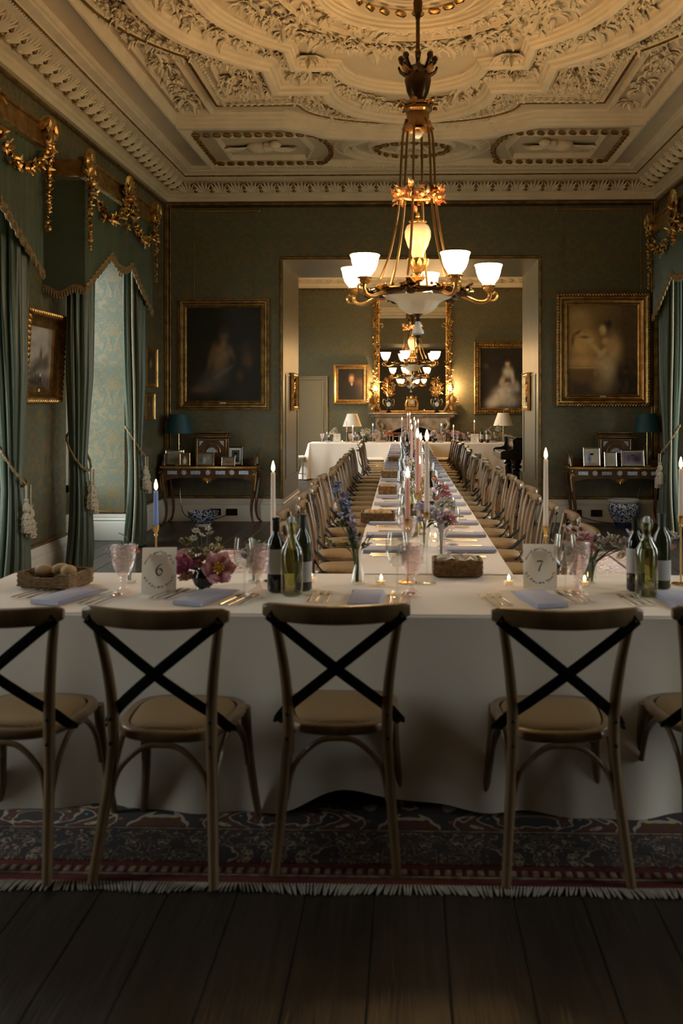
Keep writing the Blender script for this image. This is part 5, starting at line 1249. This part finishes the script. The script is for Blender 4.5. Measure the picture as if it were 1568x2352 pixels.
# ================================================================ GLASSWARE
def glass_thing(kind):
    if kind == 'goblet':
        t = thing('water_goblet', '', 'glass', (0,0,0), 0, 'pink pressed-glass goblets')
        MB().lathe([(.005,.062),(.016,.066),(.026,.082),(.036,.11),(.041,.145),(.043,.17),(.0415,.17),(.038,.145),(.033,.112),(.022,.085),(.0,.078)], 22, flute=.02, fk=11).build('bowl', PINKGLASS, t)
        MB().lathe([(.036,0),(.037,.003),(.030,.012),(.013,.022),(.008,.032),(.012,.042),(.007,.05),(.012,.058),(.006,.064)], 18).build('stem_and_foot', PINKGLASS, t)
    else:
        t = thing('wine_glass', '', 'glass', (0,0,0), 0, 'clear stemmed wine glasses')
        MB().lathe([(.003,.088),(.018,.095),(.032,.115),(.037,.14),(.036,.165),(.031,.20),(.0302,.20),(.035,.165),(.036,.14),(.031,.116),(.017,.097),(.0,.091)], 22).build('bowl', GLASS, t)
        MB().lathe([(.034,0),(.034,.002),(.015,.006),(.005,.012),(.0035,.05),(.0035,.09)], 16).build('stem_and_foot', GLASS, t)
    return t
gob0, wine0 = glass_thing('goblet'), glass_thing('wine')
used = {}
def put(kind, label, x, y, z=ZT, sc=1):
    src = gob0 if kind == 'g' else wine0
    if not used.get(kind): used[kind] = 1; src.location = (x, y, z); src['label'] = label; o = src
    else: o = dup(src, label, (x, y, z), U(0,6))
    o.scale = (sc, sc, sc); return o
for px, py, k, lb, sc in ((283,1366,'g','pink pressed-glass goblet beside the front bread basket and the number 6 card',1.0), (592,1364,'g','pink pressed-glass goblet beside the dark bottle group near the peonies',1.0), (561,1368,'w','clear wine glass close beside the peony bowl',1.0),
    (945,1370,'g','pink pressed-glass goblet nearest, before the pink candle',1.05), (912,1369,'w','clear wine glass nearest, between bud vase and goblet',1.1), (1298,1366,'w','clear wine glass beside the number 7 card',1.05), (1325,1366,'g','pink pressed-glass goblet below the blush roses',1.05)):
    x, y = onz(px, py, ZT); put(k, lb, x, y, ZT, sc*1.22)
for i, Y in enumerate(SET[:-1]):
    for s, side in ((-1, 'door side'), (1, 'piano side')):
        put('g', 'pink goblet at the %s setting from the near end, %s' % (ORD[i], side), TX(Y)+s*(.085+U(0,.04)), Y+.06+U(-.05,.05), ZT, 1.08)
        put('w', 'clear wine glass at the %s setting from the near end, %s' % (ORD[i], side), TX(Y)+s*(.125+U(-.02,.03)), Y+.20+U(-.04,.04), ZT, 1.1)
for i, x in enumerate((-1.86,-1.26,-.66,-.02,.60,1.14,1.70)):
    put('g', 'pink goblet on the head table at the %s place from the door' % ORD[i], x, 19.45, ZT, 1.1)
    put('w', 'clear wine glass on the head table at the %s place from the door' % ORD[i], x+.12, 19.5, ZT, 1.1)
# ================================================================ CANDLES
def flame_mb(z): return MB().lathe([(.0015,z),(.0062,z+.006),(.0078,z+.014),(.0062,z+.026),(.003,z+.038),(.0006,z+.047)], 10)
def candle(label, x, y, z0, z1, wax, hk='brass', base=ZT):
    t = thing('taper_candle', label, 'candle', (x, y, z0))
    L_ = z1-z0; MB().lathe([(.0105,0),(.0115,.01),(.0108,L_*.5),(.0092,L_-.006),(.006,L_),(.0,L_-.002)], 14).build('wax', wax, t)
    MB().tube([(0,0,L_-.004),(0.001,0,L_+.006)], .0012, 5).build('wick', BLACKL, t); flame_mb(L_+.003).build('flame', FLAME, t)
    h = z0-base
    s = thing('candlestick', 'candlestick under the '+label, 'candle holder', (x, y, base))
    mt = BRASS if hk == 'brass' else GLASS
    MB().lathe([(.043,0),(.043,.003),(.012,.007),(.005,.012)]+[(.0042,.03),(.0042,h-.045),(.008,h-.035),(.005,h-.028),(.009,h-.02)], 18).build('stem_and_base', mt, s)
    MB().lathe([(.009,h-.022),(.0135,h-.012),(.0148,h+.012),(.0135,h+.012),(.012,h-.004),(0,h-.004)], 14).build('socket', BRASS, s)
def candle_px(label, px, ytop, ybot, Y, wax, hk='brass'):
    x, z1 = ony(px, ytop, Y); z0 = ony(px, ybot, Y)[1]; candle(label, x, Y, z0, z1, wax, hk)
for a in [('lit blue taper candle behind the number 6 card', 358, 1126, 1212, 4.16, WAXB), ('lit white taper candle behind the dark wine bottle near the peonies', 627, 1084, 1238, 4.12, WAXW),
    ('lit white taper candle behind the number 7 card', 1253, 1054, 1214, 4.20, WAXW), ('lit pale taper candle cut off by the picture edge', 1563, 1076, 1190, 4.10, WAXW),
    ('lit pink taper candle nearest in the centre', 936, 1098, 1197, 4.10, WAXP), ('tallest lit pale pink taper candle in the centre', 980, 1013, 1182, 4.08, WAXW, 'glass'),
    ('lit mauve taper candle just beyond the tallest one', 958.5, 1006, 1137, 4.62, WAXP, 'glass'), ('lit white taper candle third in the central line', 966, 1012, 1100, 5.9, WAXW),
    ('lit short pink taper candle fourth in the central line', 963.5, 1066, 1112, 5.65, WAXP), ('lit pale taper candle fifth in the central line', 968, 1040, 1105, 6.4, WAXW)]: candle_px(*a)
for i, (px, y, Y, w) in enumerate(((945,987,8.5,WAXP),(954,976,10,WAXW),(943,972,12,WAXP),(960,971,12.6,WAXW),(951,965,14,WAXW),(923,965,14.6,WAXW),(936,954,17,WAXP),(941,953,17.6,WAXW))):
    x, z = ony(px, y, Y); candle('lit taper candle, %s of the distant ones along the long table' % ORD[i], x, Y, z-.28, z, w)
for i, (px, y, yb, w, lb) in enumerate(((796,966,988,WAXP,'door end of the head table'),(810,982,1012,WAXW,'head table before the pleated lamp'),(856,978,996,WAXB,'head table at the door edge of the hearth'),(1013,978,995,WAXB,'head table at the piano edge of the hearth'),(1041,981,1012,WAXW,'head table near the dark flower bowl'),(1089,970,990,WAXP,'head table by the number card and bottle'))):
    x, z = ony(px, y, 19.35); z0 = max(.80, ony(px, yb, 19.35)[1]); candle('lit candle on the '+lb, x, 19.35, z0, z, w)
tl0 = None
def tealight(label, x, y):
    global tl0
    if tl0 is None:
        t = thing('tealight', label, 'candle', (x, y, ZT), 0, 'tealights in glass cups')
        MB().lathe([(.0,.002),(.021,.002),(.024,.006),(.027,.038),(.0262,.038),(.023,.008),(.0,.006)], 18).build('glass_cup', GLASS, t)
        MB().lathe([(.0,.007),(.020,.007),(.020,.022),(.0,.022)], 16).build('wax', WAXW, t); m = flame_mb(.026); m.v = [(a*.8, b*.8, .026+(c-.026)*.5) for a, b, c in m.v]; m.build('flame', FLAME, t); tl0 = t
    else: dup(tl0, label, (x, y, ZT))
for px, py, lb in ((875,1345,'beside the bud vase of blue delphinium'),(1168,1345,'between the bread basket and the number 7 card'),(1342,1347,'behind the pink goblet below the roses'),(714,1338,'behind the green wine bottle near the peonies')):
    x, y = onz(px, py, ZT); tealight('lit tealight in a glass cup '+lb, x, y)
for i, (dx, Y) in enumerate(((.05,5.35),(-.06,6.6),(.06,7.4),(-.05,8.9),(.05,10.4),(-.05,12.1),(.04,13.9),(-.03,16.2))): tealight('lit tealight on the long table, %s from the near end' % ORD[i], TX(Y)+dx, Y)
for i, x in enumerate((-1.42,-.30,.28,1.42)): tealight('lit tealight on the head table, %s from the door' % ORD[i], x, 19.25)
# ================================================================ BOTTLES
def wine_bottle(label, x, y, glass, capm, h=.30, w=.038, lab=True, lz=(.075,.175)):
    t = thing('wine_bottle', label, 'bottle', (x, y, ZT)); k = h/.30
    MB().lathe([(0,.004),(w*.8,.0),(w,.006),(w,.185*k),(w*.86,.21*k),(.017,.235*k),(.0145,.25*k),(.0145,.288*k),(.017,.290*k),(.017,.298*k),(.012,.30*k)], 24).build('bottle_body', glass, t)
    if lab: MB().lathe([(w+.0006,lz[0]*k),(w+.0006,lz[1]*k)], 24).build('label', LABEL, t)
    MB().lathe([(.0155,.245*k),(.0155,.288*k),(.0175,.29*k),(.0178,.30*k),(.0,.302*k)], 16).build('capsule', capm, t)
def water_bottle(label, x, y):
    t = thing('swing_top_bottle', label, 'bottle', (x, y, ZT))
    MB().lathe([(0,.006),(.038,.0),(.046,.008),(.047,.17),(.043,.195),(.026,.225),(.0175,.245),(.0165,.285),(.020,.29),(.020,.302),(.0165,.305)], 26).build('bottle_body', thin_glass('olive_clear_glass', (.80,.80,.55), 1, .03) if 'olive_clear_glass' not in MATS else MATS['olive_clear_glass'], t)
    MB().lathe([(0,.010),(.043,.010),(.0445,.17),(.040,.192),(.0,.194)], 24).build('water', thin_glass('water', (.66,.66,.48), .6, .02, ior=1.2) if 'water' not in MATS else MATS['water'], t)
    m = MB()
    for q in (-1, 1): m.tube(spline([(q*.019,0,.275),(q*.026,0,.29),(q*.022,0,.315),(q*.010,0,.325)], 4), .0014, 5)
    m.build('wire_bail', SILVER, t); MB().lathe([(.0,.305),(.014,.305),(.013,.322),(.006,.330),(0,.331)], 14).build('stopper', PORW, t)
LG = mat('dark_olive_glass', (.03,.035,.012), .06, spec=.8); SLV = mat('grey_foil', (.10,.11,.12), .3, metal=.6)
x, y = onz(634, 1358, ZT); wine_bottle('dark wine bottle with pale label next to the swing-top bottle, peony side', x, y, DARKGLASS, DARKGLASS, .315)
x, y = onz(670, 1366, ZT); water_bottle('clear swing-top bottle in front of the bottle group near the peonies', x, y)
x, y = onz(696, 1354, ZT); wine_bottle('green wine bottle with grey foil behind the swing-top bottle, peony side', x, y, LG, SLV, .325, lz=(.035,.115))
x, y = onz(1459, 1356, ZT); wine_bottle('dark wine bottle with pale label beside the swing-top bottle, card 7 side', x, y, DARKGLASS, DARKGLASS, .315)
x, y = onz(1484, 1367, ZT); water_bottle('clear swing-top bottle between two wine bottles on the card 7 side', x, y)
x, y = onz(1519, 1350, ZT); wine_bottle('olive wine bottle with grey foil on the card 7 side', x, y, LG, SLV, .325, lz=(.035,.115))
for i, (dx, Y, k) in enumerate(((-.09,5.55,'w'),(.07,6.9,'d'),(-.05,7.9,'w'),(.05,9.4,'d'),(-.07,11.2,'d'),(.0,13.2,'d'),(-.06,15.4,'d'),(.03,17.2,'d'))):
    if k == 'w': water_bottle('clear swing-top bottle on the long table, %s bottle from the near end' % ORD[i], TX(Y)+dx, Y)
    else: wine_bottle('dark wine bottle on the long table, %s bottle from the near end' % ORD[i], TX(Y)+dx, Y, DARKGLASS, DARKGLASS)
wine_bottle('dark wine bottle on the head table beside its number card', 1.52, 19.35, DARKGLASS, DARKGLASS); wine_bottle('green wine bottle on the head table beyond the dark one', 1.64, 19.3, LG, SLV)
wine_bottle('dark wine bottle on the head table near the large flower bowl', -1.0, 19.5, DARKGLASS, SLV)
# ================================================================ BREAD
def basket(label, x, y, w, d, h, rz, rolls, notch=False, rm=BREAD, cloth_=False):
    t = thing('bread_basket', label, 'basket', (x, y, ZT), rz); n = 6
    MB().rbox(0,0,.006,w-.01,d-.01,.01,.003).build('base', WICKER, t)
    for k in range(n):
        z = .008+h*(k+.5)/n; p = []
        for a, b, c, e in ((-1,-1,1,-1),(1,-1,1,1),(1,1,-1,1),(-1,1,-1,-1)):
            for i in range(10):
                q = i/10; xx = (a+(c-a)*q)*w/2; yy = (b+(e-b)*q)*d/2; zz = z
                if notch and b == -1 and e == -1 and abs(xx) < w*.28: zz = min(z, .008+h*.62)
                wob = .0022*(1 if (i+k) % 2 else -1); p.append((xx+(wob if a == c else 0), yy+(wob if b == e else 0), zz))
        MB().tube(p, h/n*.56, 6, closed=True).build('woven_strand', WICKER, t)
    r_ = random.Random(int(x*100)); N_ = rolls
    for i in range(N_):
        q = (i+.5)/N_-.5; c, s = cos(rz), sin(rz); dx, dy = q*(w-.05)*.95, r_.uniform(-.2,.2)*d
        m = MB(); m.blob((0,0,0), .036, (1.35,.95,.72), 14, 9); o = m.build('bread_roll', BREADW if cloth_ else rm)
        tag(o, '%s roll %s in the %s' % ('pale' if cloth_ else 'golden', 'at the door-side end' if i == 0 else 'at the piano-side end' if i == N_-1 else 'in the middle' if i == 1 else 'second from the piano-side end', label.replace('brown woven ', '').split(',')[0].split(' with')[0]), 'bread', 'rolls in the '+label.split(' with')[0], (x+c*dx-s*dy, y+s*dx+c*dy, ZT+h*.92+r_.uniform(0,.012)), r_.uniform(0,3))
    if cloth_:
        m = MB()
        for i in range(9): m.leaf((U(-w*.4,w*.4), U(-d*.3,d*.3), h*.6), (U(-1,1),U(-1,1),.9), (0,0,1), .07, .07, .3)
        m.build('linen_liner', LINEN, t)
x, y = onz(128, 1345, ZT); basket('brown woven bread basket with a notched side at the front corner', x, y, .25, .18, .062, R(-14), 3, True)
x, y = onz(1050, 1322, ZT); basket('brown woven bread basket nearest on the long table with a white liner', x, y+.02, .22, .15, .07, 0, 3, False, cloth_=True)
x, y = onz(868, 1200, ZT); basket('brown woven bread basket second along the long table, door side', x, y, .22, .15, .065, 0, 4)
x, y = onz(890, 1136, ZT); basket('brown woven bread basket third along the long table, door side', x, y, .15, .12, .07, 0, 3)
x, y = onz(898, 1097, ZT); basket('brown woven bread basket fourth along the long table, door side', x, y, .20, .13, .065, 0, 3)
x, y = onz(909, 1062, ZT); basket('brown woven bread basket farthest along the long table, door side', x, y, .2, .13, .065, 0, 2)
# ================================================================ NUMBER CARDS
def ribbon(pts, ws, m, z=0):
    n = len(pts); vs = []
    for i in range(n):
        a, b = V(pts[max(0,i-1)]), V(pts[min(n-1,i+1)]); t = (b-a).normalized(); nn = V((-t.y, t.x)); w = ws[i] if hasattr(ws, '__len__') else ws
        p = V(pts[i]); vs += [(p.x+nn.x*w, z, p.y+nn.y*w), (p.x-nn.x*w, z, p.y-nn.y*w)]
    return m.add(vs, [(2*i, 2*i+2, 2*i+3, 2*i+1) for i in range(n-1)])
def sp2(p, n=8): return [(v.x, v.y) for v in spline([(a, b, 0) for a, b in p], n)]
def digit(ch, m, s, z):
    if ch == '6':
        p = sp2([(.26,.50),(.10,.46),(-.10,.28),(-.24,.02),(-.24,-.22),(-.12,-.43),(.05,-.47),(.22,-.34),(.26,-.14),(.18,.04),(.02,.09),(-.14,.02),(-.22,-.12)]); n = len(p)
        w = [.018+.045*abs(sin(pi*1.5*min(1, i/n*1.02)))**1.2 if i < n*.62 else .018+.05*max(0, sin(pi*(i/n-.58)/.3)) for i in range(n)]
    elif ch == '7':
        ribbon([(-.26*s,.44*s),(.26*s,.44*s)], .055*s, m, z); ribbon([(-.26*s,.48*s),(-.24*s,.28*s)], .018*s, m, z)
        p = [(.26,.44),(.12,.18),(-.02,-.14),(-.10,-.48)]; w = [.02,.04,.055,.06]
    elif ch == '1': p = [(0,.5),(0,-.5)]; w = [.05,.05]; ribbon([(-.16*s,-.48*s),(.16*s,-.48*s)], .02*s, m, z); ribbon([(-.14*s,.36*s),(0,.5*s)], .02*s, m, z)
    else: p = sp2([(-.24,.24),(-.14,.44),(.08,.46),(.22,.28),(.12,.02),(-.24,-.44)]); w = [.035]*len(p); ribbon([(-.26*s,-.45*s),(.28*s,-.45*s)], .045*s, m, z)
    ribbon([(a*s, b*s) for a, b in p], [x*s for x in w], m, z)
def number_card(label, x, y, ch, rz, tilt=-12, w=.145, h=.19):
    t = thing('number_card', label, 'sign', (x, y, ZT), rz); M = Matrix.Translation((0,0,h/2))
    Mx = Euler((R(tilt),0,0)).to_matrix().to_4x4() @ M
    b = MB(); b.M = Mx; b.box(0,0,0,w,.0018,h); b.build('card', CARD, t, smooth=False)
    b = MB().box(0,.045,h*.42,w*.5,.0015,h*.86,Euler((R(18),0,0)).to_matrix()); b.build('stand', CARD, t, smooth=False)
    m = MB(); m.M = Mx; digit(ch, m, h*.25, -.0018); m.build('numeral', INK, t, smooth=False)
    m = MB(); m.M = Mx; r_ = random.Random(3)
    for i in range(70):
        a = R(-62+304*i/70)+pi/2+R(28); a = 2*pi*i/70
        if abs(cos(a)) > .93 and abs(sin(a)) < .30: continue
        rr = h*.36+r_.uniform(-.004,.004); q = a+r_.uniform(-1,1); l = .011
        px_, pz_ = rr*.86*cos(a), rr*sin(a); m.add([(px_,-.0016,pz_),(px_+l*.5*cos(q)+.003*sin(q),-.0016,pz_+l*.5*sin(q)-.003*cos(q)),(px_+l*cos(q),-.0016,pz_+l*sin(q)),(px_+l*.5*cos(q)-.003*sin(q),-.0016,pz_+l*.5*sin(q)+.003*cos(q))], [(0,1,2,3)])
    m.build('leaf_wreath_print', INKP, t, smooth=False, kind='stuff')
x, y = onz(364, 1361, ZT); number_card('white card numbered six in a leaf wreath beside the peony bowl', x, y, '6', R(8))
x, y = onz(1240, 1351, ZT); number_card('white card numbered seven in a leaf wreath beside the blush roses', x, y, '7', R(-6))
number_card('leaning white number card near the door end of the head table', -1.52, 19.22, '1', R(10)); number_card('white number card beside the bottle on the head table', 1.37, 19.22, '2', R(0), w=.17)
# ================================================================ FLOWERS
FM = {}
for k, c in dict(pink=(.85,.42,.46), magenta=(.75,.22,.40), peach=(.80,.48,.36), cream=(.80,.68,.46), white=(.78,.76,.68), lilac=(.66,.58,.80), blue=(.46,.52,.86), red=(.66,.12,.09), orange=(.75,.25,.08), blush=(.80,.56,.50), green=(.42,.48,.26)).items():
    FM[k] = mat('petal_'+k, c, .6, var=.25, vscale=25, sss=.15)
YEL = mat('pollen_yellow', (.7,.42,.05), .8)
FMESH = {}
def fmesh(kind, col):
    if (kind, col) in FMESH: return FMESH[(kind, col)]
    m = MB()
    def ring(n, r, tilt, ln, w, curl, z=0, tw=0):
        for j in range(n): a = 2*pi*j/n+tw; m.leaf((cos(a)*r, sin(a)*r, z), (cos(a), sin(a), tilt), (-cos(a)*.3, -sin(a)*.3, 1), ln, w, curl)
    if kind == 'peony':
        ring(7, .004, .25, .040, .034, .25, -.004); ring(7, .004, .8, .034, .030, .2, 0, .4); ring(6, .003, 1.6, .028, .024, .1, .002, .2); ring(5, .002, 3, .022, .016, -.1, .004)
    elif kind == 'open':
        ring(6, .006, .9, .048, .040, -.15, -.004); ring(5, .006, 1.4, .040, .036, -.2, 0, .5); m.m = 1; m.blob((0,0,.012), .011, n=8, m=5)
        for j in range(8): m.blob((.011*cos(j*.8), .011*sin(j*.8), .02), .004, n=5, m=3)
        m.m = 0
    elif kind == 'rose':
        ring(6, .002, .45, .030, .032, .35, 0); ring(5, .002, 1.1, .026, .026, .25, .002, .5); ring(5, .001, 2.4, .022, .020, .15, .004); m.blob((0,0,.016), .010, (1,1,1.3), 8, 5)
    elif kind == 'anemone': ring(7, .002, .5, .026, .022, .15); m.m = 1; m.blob((0,0,.006), .006, n=6, m=4); m.m = 0
    elif kind == 'small': ring(5, .001, .5, .015, .013, .2); m.m = 1; m.blob((0,0,.004), .003, n=5, m=3); m.m = 0
    FMESH[(kind, col)] = m.mesh('flower', [FM[col], YEL]); return FMESH[(kind, col)]
def vase(kind, t):
    if kind == 'bowl': MB().lathe([(.030,0),(.026,.008),(.040,.02),(.050,.045),(.044,.07),(.040,.078),(.038,.07),(.0,.06)], 22).build('bowl_vase', DARKGLASS, t); return .07
    if kind == 'bud': MB().lathe([(.0,.004),(.036,.002),(.038,.010),(.026,.045),(.015,.085),(.012,.11),(.016,.135),(.024,.155),(.0232,.155),(.011,.11),(.014,.085),(.024,.045),(.034,.012),(0,.009)], 20).build('bud_vase', GLASS, t); return .14
    if kind == 'tall': MB().lathe([(.0,.004),(.028,.0),(.030,.004),(.020,.01),(.018,.05),(.024,.13),(.032,.17),(.031,.17),(.022,.13),(0,.02)], 20).build('glass_vase', GLASS, t); return .14
    MB().lathe([(.0,.004),(.034,.002),(.035,.008),(.034,.11),(.033,.11),(.033,.01),(0,.010)], 20).build('glass_vase', GLASS, t); return .10
def arrangement(label, x, y, kind, fl, leaves=14, spread=.06, z=ZT):
    t = thing('flower_arrangement', label, 'flowers', (x, y, z)); h = vase(kind, t); st = MB()
    for (k, col, dx, dy, dz, s) in fl:
        d = V((dx*.6, dy*.6-.25, max(.15, dz-h)*2.5)).normalized(); q = d.to_track_quat('Z', 'Y').to_euler()
        o = inst('flower', fmesh(k, col), t, (dx, dy, dz), (q.x, q.y, U(0,6) if k != 'open' else q.z), (s, s, s))
        if k == 'open': o.rotation_euler = (R(65), 0, R(20))
        st.tube(spline([(dx*.1, dy*.1, .01), (dx*.25, dy*.25, h), (dx, dy, dz)], 4), .0016, 5)
    if fl: st.build('stems', LEAFG, t)
    lf = MB()
    for i in range(leaves):
        a = U(0, 2*pi); r = U(.3,1)*spread; zz = h+U(0, .07); lf.leaf((r*cos(a)*.5, r*sin(a)*.5, zz), (cos(a), sin(a), U(-.2,1.2)), (0,0,1), U(.03,.055), U(.012,.024), .2)
    if leaves: lf.build('foliage', LEAFG, t, kind='stuff')
    return t
def fpx(x, Y, lst, z=ZT):
    o = []
    for (k, col, px, py, s, dy) in lst: X, Z = ony(px, py, Y+dy); o.append((k, col, X-x, dy, Z-z, s*1.25))
    return o
x, y = onz(468, 1353, ZT)
arrangement('dark bowl of pink and magenta peonies with cream and green blooms', x, y, 'bowl', fpx(x, y, [('peony','magenta',432,1298,1.25,-.03),('peony','magenta',420,1312,.9,.0),('open','pink',500,1308,1.35,-.05),('peony','cream',488,1272,1.1,.02),('rose','cream',505,1285,.9,.03),('anemone','green',452,1270,1.0,-.02),('anemone','green',436,1278,.8,-.04),('rose','green',425,1250,.9,0),('anemone','white',449,1221,.6,0),('anemone','white',483,1227,.6,.02),('anemone','white',444,1238,.6,-.02),('small','white',478,1216,1,.03),('small','white',462,1230,1,.0),('peony','peach',430,1328,.8,.01),('peony','red',462,1288,.8,.02),('small','green',500,1240,1,.02)]), 26, .08)
x, y = onz(823, 1340, ZT)
arrangement('clear bud vase of tall blue delphinium and green anemones', x, y, 'bud', fpx(x, y, [('small','blue' if i % 3 else 'lilac', 776+26*(i/22)+U(-10,10), 1112+90*(i/22), 1.35, U(-.02,.02)) for i in range(22)]+[('small','lilac',812+U(-9,9),1200+5*i,1.0,U(-.02,.02)) for i in range(6)]+[('anemone','green',757,1248,1.0,-.01),('rose','green',784,1208,.9,0),('small','blue',822,1240,1.1,-.02),('small','blue',804,1230,1.0,0)]), 24, .09)
x, y = onz(300, 1338, ZT)
arrangement('small vase of red and lilac blooms behind the goblet by the front basket', x, y, 'tall', fpx(x, y, [('rose','red',302,1266,.9,0),('rose','peach',290,1270,.7,.01),('small','lilac',248,1268,1.2,0),('small','lilac',252,1280,1.2,0),('small','white',262,1262,1,.01)]), 6, .05)
x, y = onz(583, 1338, ZT)
arrangement('small vase of grey-lilac blooms behind the wine glass near the peonies', x, y, 'straight', fpx(x, y, [('small','lilac',548+U(0,50),1262+U(0,34),1.3,U(-.02,.02)) for _ in range(9)]+[('rose','lilac',560,1282,.8,0)]), 12, .06)
x, y = onz(1352, 1340, ZT)
arrangement('glass vase of blush roses with trailing sweet peas beside the number 7 card', x, y, 'straight', fpx(x, y, [('rose','blush',1308,1232,1.5,-.04),('peony','blush',1318,1248,1.0,-.02),('rose','pink',1340,1240,1.15,-.02),('peony','pink',1346,1252,.9,.0),('small','lilac',1352,1268,1.2,0),('small','lilac',1362,1256,1.2,0)]+[('small','white' if i % 3 else 'lilac',1368+8.5*i,1238+10*sin(i*1.1)+2.2*i*.8,1.5,U(-.02,.02)) for i in range(9)]+[('small','white',1372+9*i,1250+7*cos(i*1.3),1.4,U(-.02,.02)) for i in range(8)]), 14, .07)
x, y = onz(1500, 1334, ZT)
arrangement('glass vase of lilac and white blooms behind the bottles on the card 7 side', x, y, 'tall', fpx(x, y, [('anemone','lilac',1445,1228,.9,0),('small','lilac',1440,1245,1.3,0),('small','lilac',1452,1252,1.2,0),('rose','lilac',1462,1260,.7,0),('anemone','lilac',1525,1222,.8,0),('small','white',1545,1228,1.2,0),('small','white',1552,1238,1.2,0),('rose','lilac',1536,1250,.9,0),('rose','blush',1540,1262,.9,0),('small','lilac',1520,1245,1.3,0),('small','white',1486,1196,1.2,0),('rose','cream',1430,1280,.9,.02)]), 16, .08)
PAL = [['pink','lilac','white'],['lilac','lilac','pink','white'],['orange','pink','cream'],['white','cream','lilac'],['magenta','lilac','white']]
LONGF = [(.06,4.82,'tall',1,.28,'lilac sweet peas and a pink tulip'),(-.02,5.15,'straight',0,.22,'pink and white peonies'),(.09,5.95,'bud',1,.25,'lilac and blue stems'),(-.03,6.55,'tall',4,.26,'magenta and lilac peonies'),(.10,7.15,'straight',2,.22,'orange and cream roses'),(-.04,7.75,'bud',0,.24,'pink peonies'),
    (.05,8.4,'tall',3,.24,'white and cream roses'),(-.05,9.2,'straight',1,.24,'blue-lilac blooms'),(.06,10.0,'bud',0,.24,'pink and white blooms'),(-.02,10.9,'tall',1,.26,'lilac blooms'),(.04,11.8,'straight',3,.24,'white blooms'),(-.04,12.9,'bud',4,.24,'magenta blooms'),(.04,14.2,'tall',1,.28,'lilac and pink blooms'),(-.06,15.8,'bowl',3,.24,'white and cream roses'),(.03,16.8,'straight',0,.26,'pink blooms'),(-.08,18.2,'bowl',3,.30,'white roses in a loose mound')]
for i, (dx, Y, vk, pi_, H, what) in enumerate(LONGF):
    rr = random.Random(i*7+1); fl = []
    for j in range(9 if i < 6 else 7):
        a = rr.uniform(0, 6.28); r = rr.uniform(.01,.065); fl.append((rr.choice(['peony','rose','anemone','small','small']), rr.choice(PAL[pi_]), r*cos(a), r*sin(a), H*rr.uniform(.62,1.05), rr.uniform(1.0,1.5)))
    arrangement('glass vase of %s, %s vase along the long table' % (what, ORD[i]), TX(Y)+dx, Y, vk, fl, 12, .07)
HEADF = [(-1.60,'straight',3,.26,8,'pale blooms above the leaning number card'),(-.93,'bowl',3,.24,22,'large mound of white and cream roses near the pleated lamp'),(-.70,'straight',0,.22,6,'pink peony in a glass by the white mound'),(-.42,'bud',2,.24,4,'peach and white bud stems before the hearth'),(-.08,'tall',3,.26,8,'white blooms at the junction of the tables'),(.52,'bowl',3,.20,12,'white roses on the piano side of the hearth'),
    (.98,'bowl',1,.22,12,'lilac and pink blooms in a dark bowl'),(1.10,'bowl',4,.16,8,'low magenta rose bowl'),(1.70,'tall',0,.34,5,'tall pink bloom by the bottle'),(1.88,'tall',3,.30,8,'white and blush stems near the piano')]
for i, (x, vk, pi_, H, n, what) in enumerate(HEADF):
    rr = random.Random(i*11+5); fl = []; sp_ = .16 if n > 15 else (.10 if vk == 'bowl' else .06)
    for j in range(n):
        a = rr.uniform(0, 6.28); r = rr.uniform(.1,1)*sp_; fl.append((rr.choice(['peony','rose','rose','anemone']), rr.choice(PAL[pi_]), r*cos(a), r*sin(a)*.6, H*rr.uniform(.55,1.1)*(1.1-r/sp_*.4), rr.uniform(1.5,2.1)))
    arrangement('head-table flowers: '+what, x, 19.42+.05*(i % 2), vk, fl, 22 if n > 10 else 10, sp_)
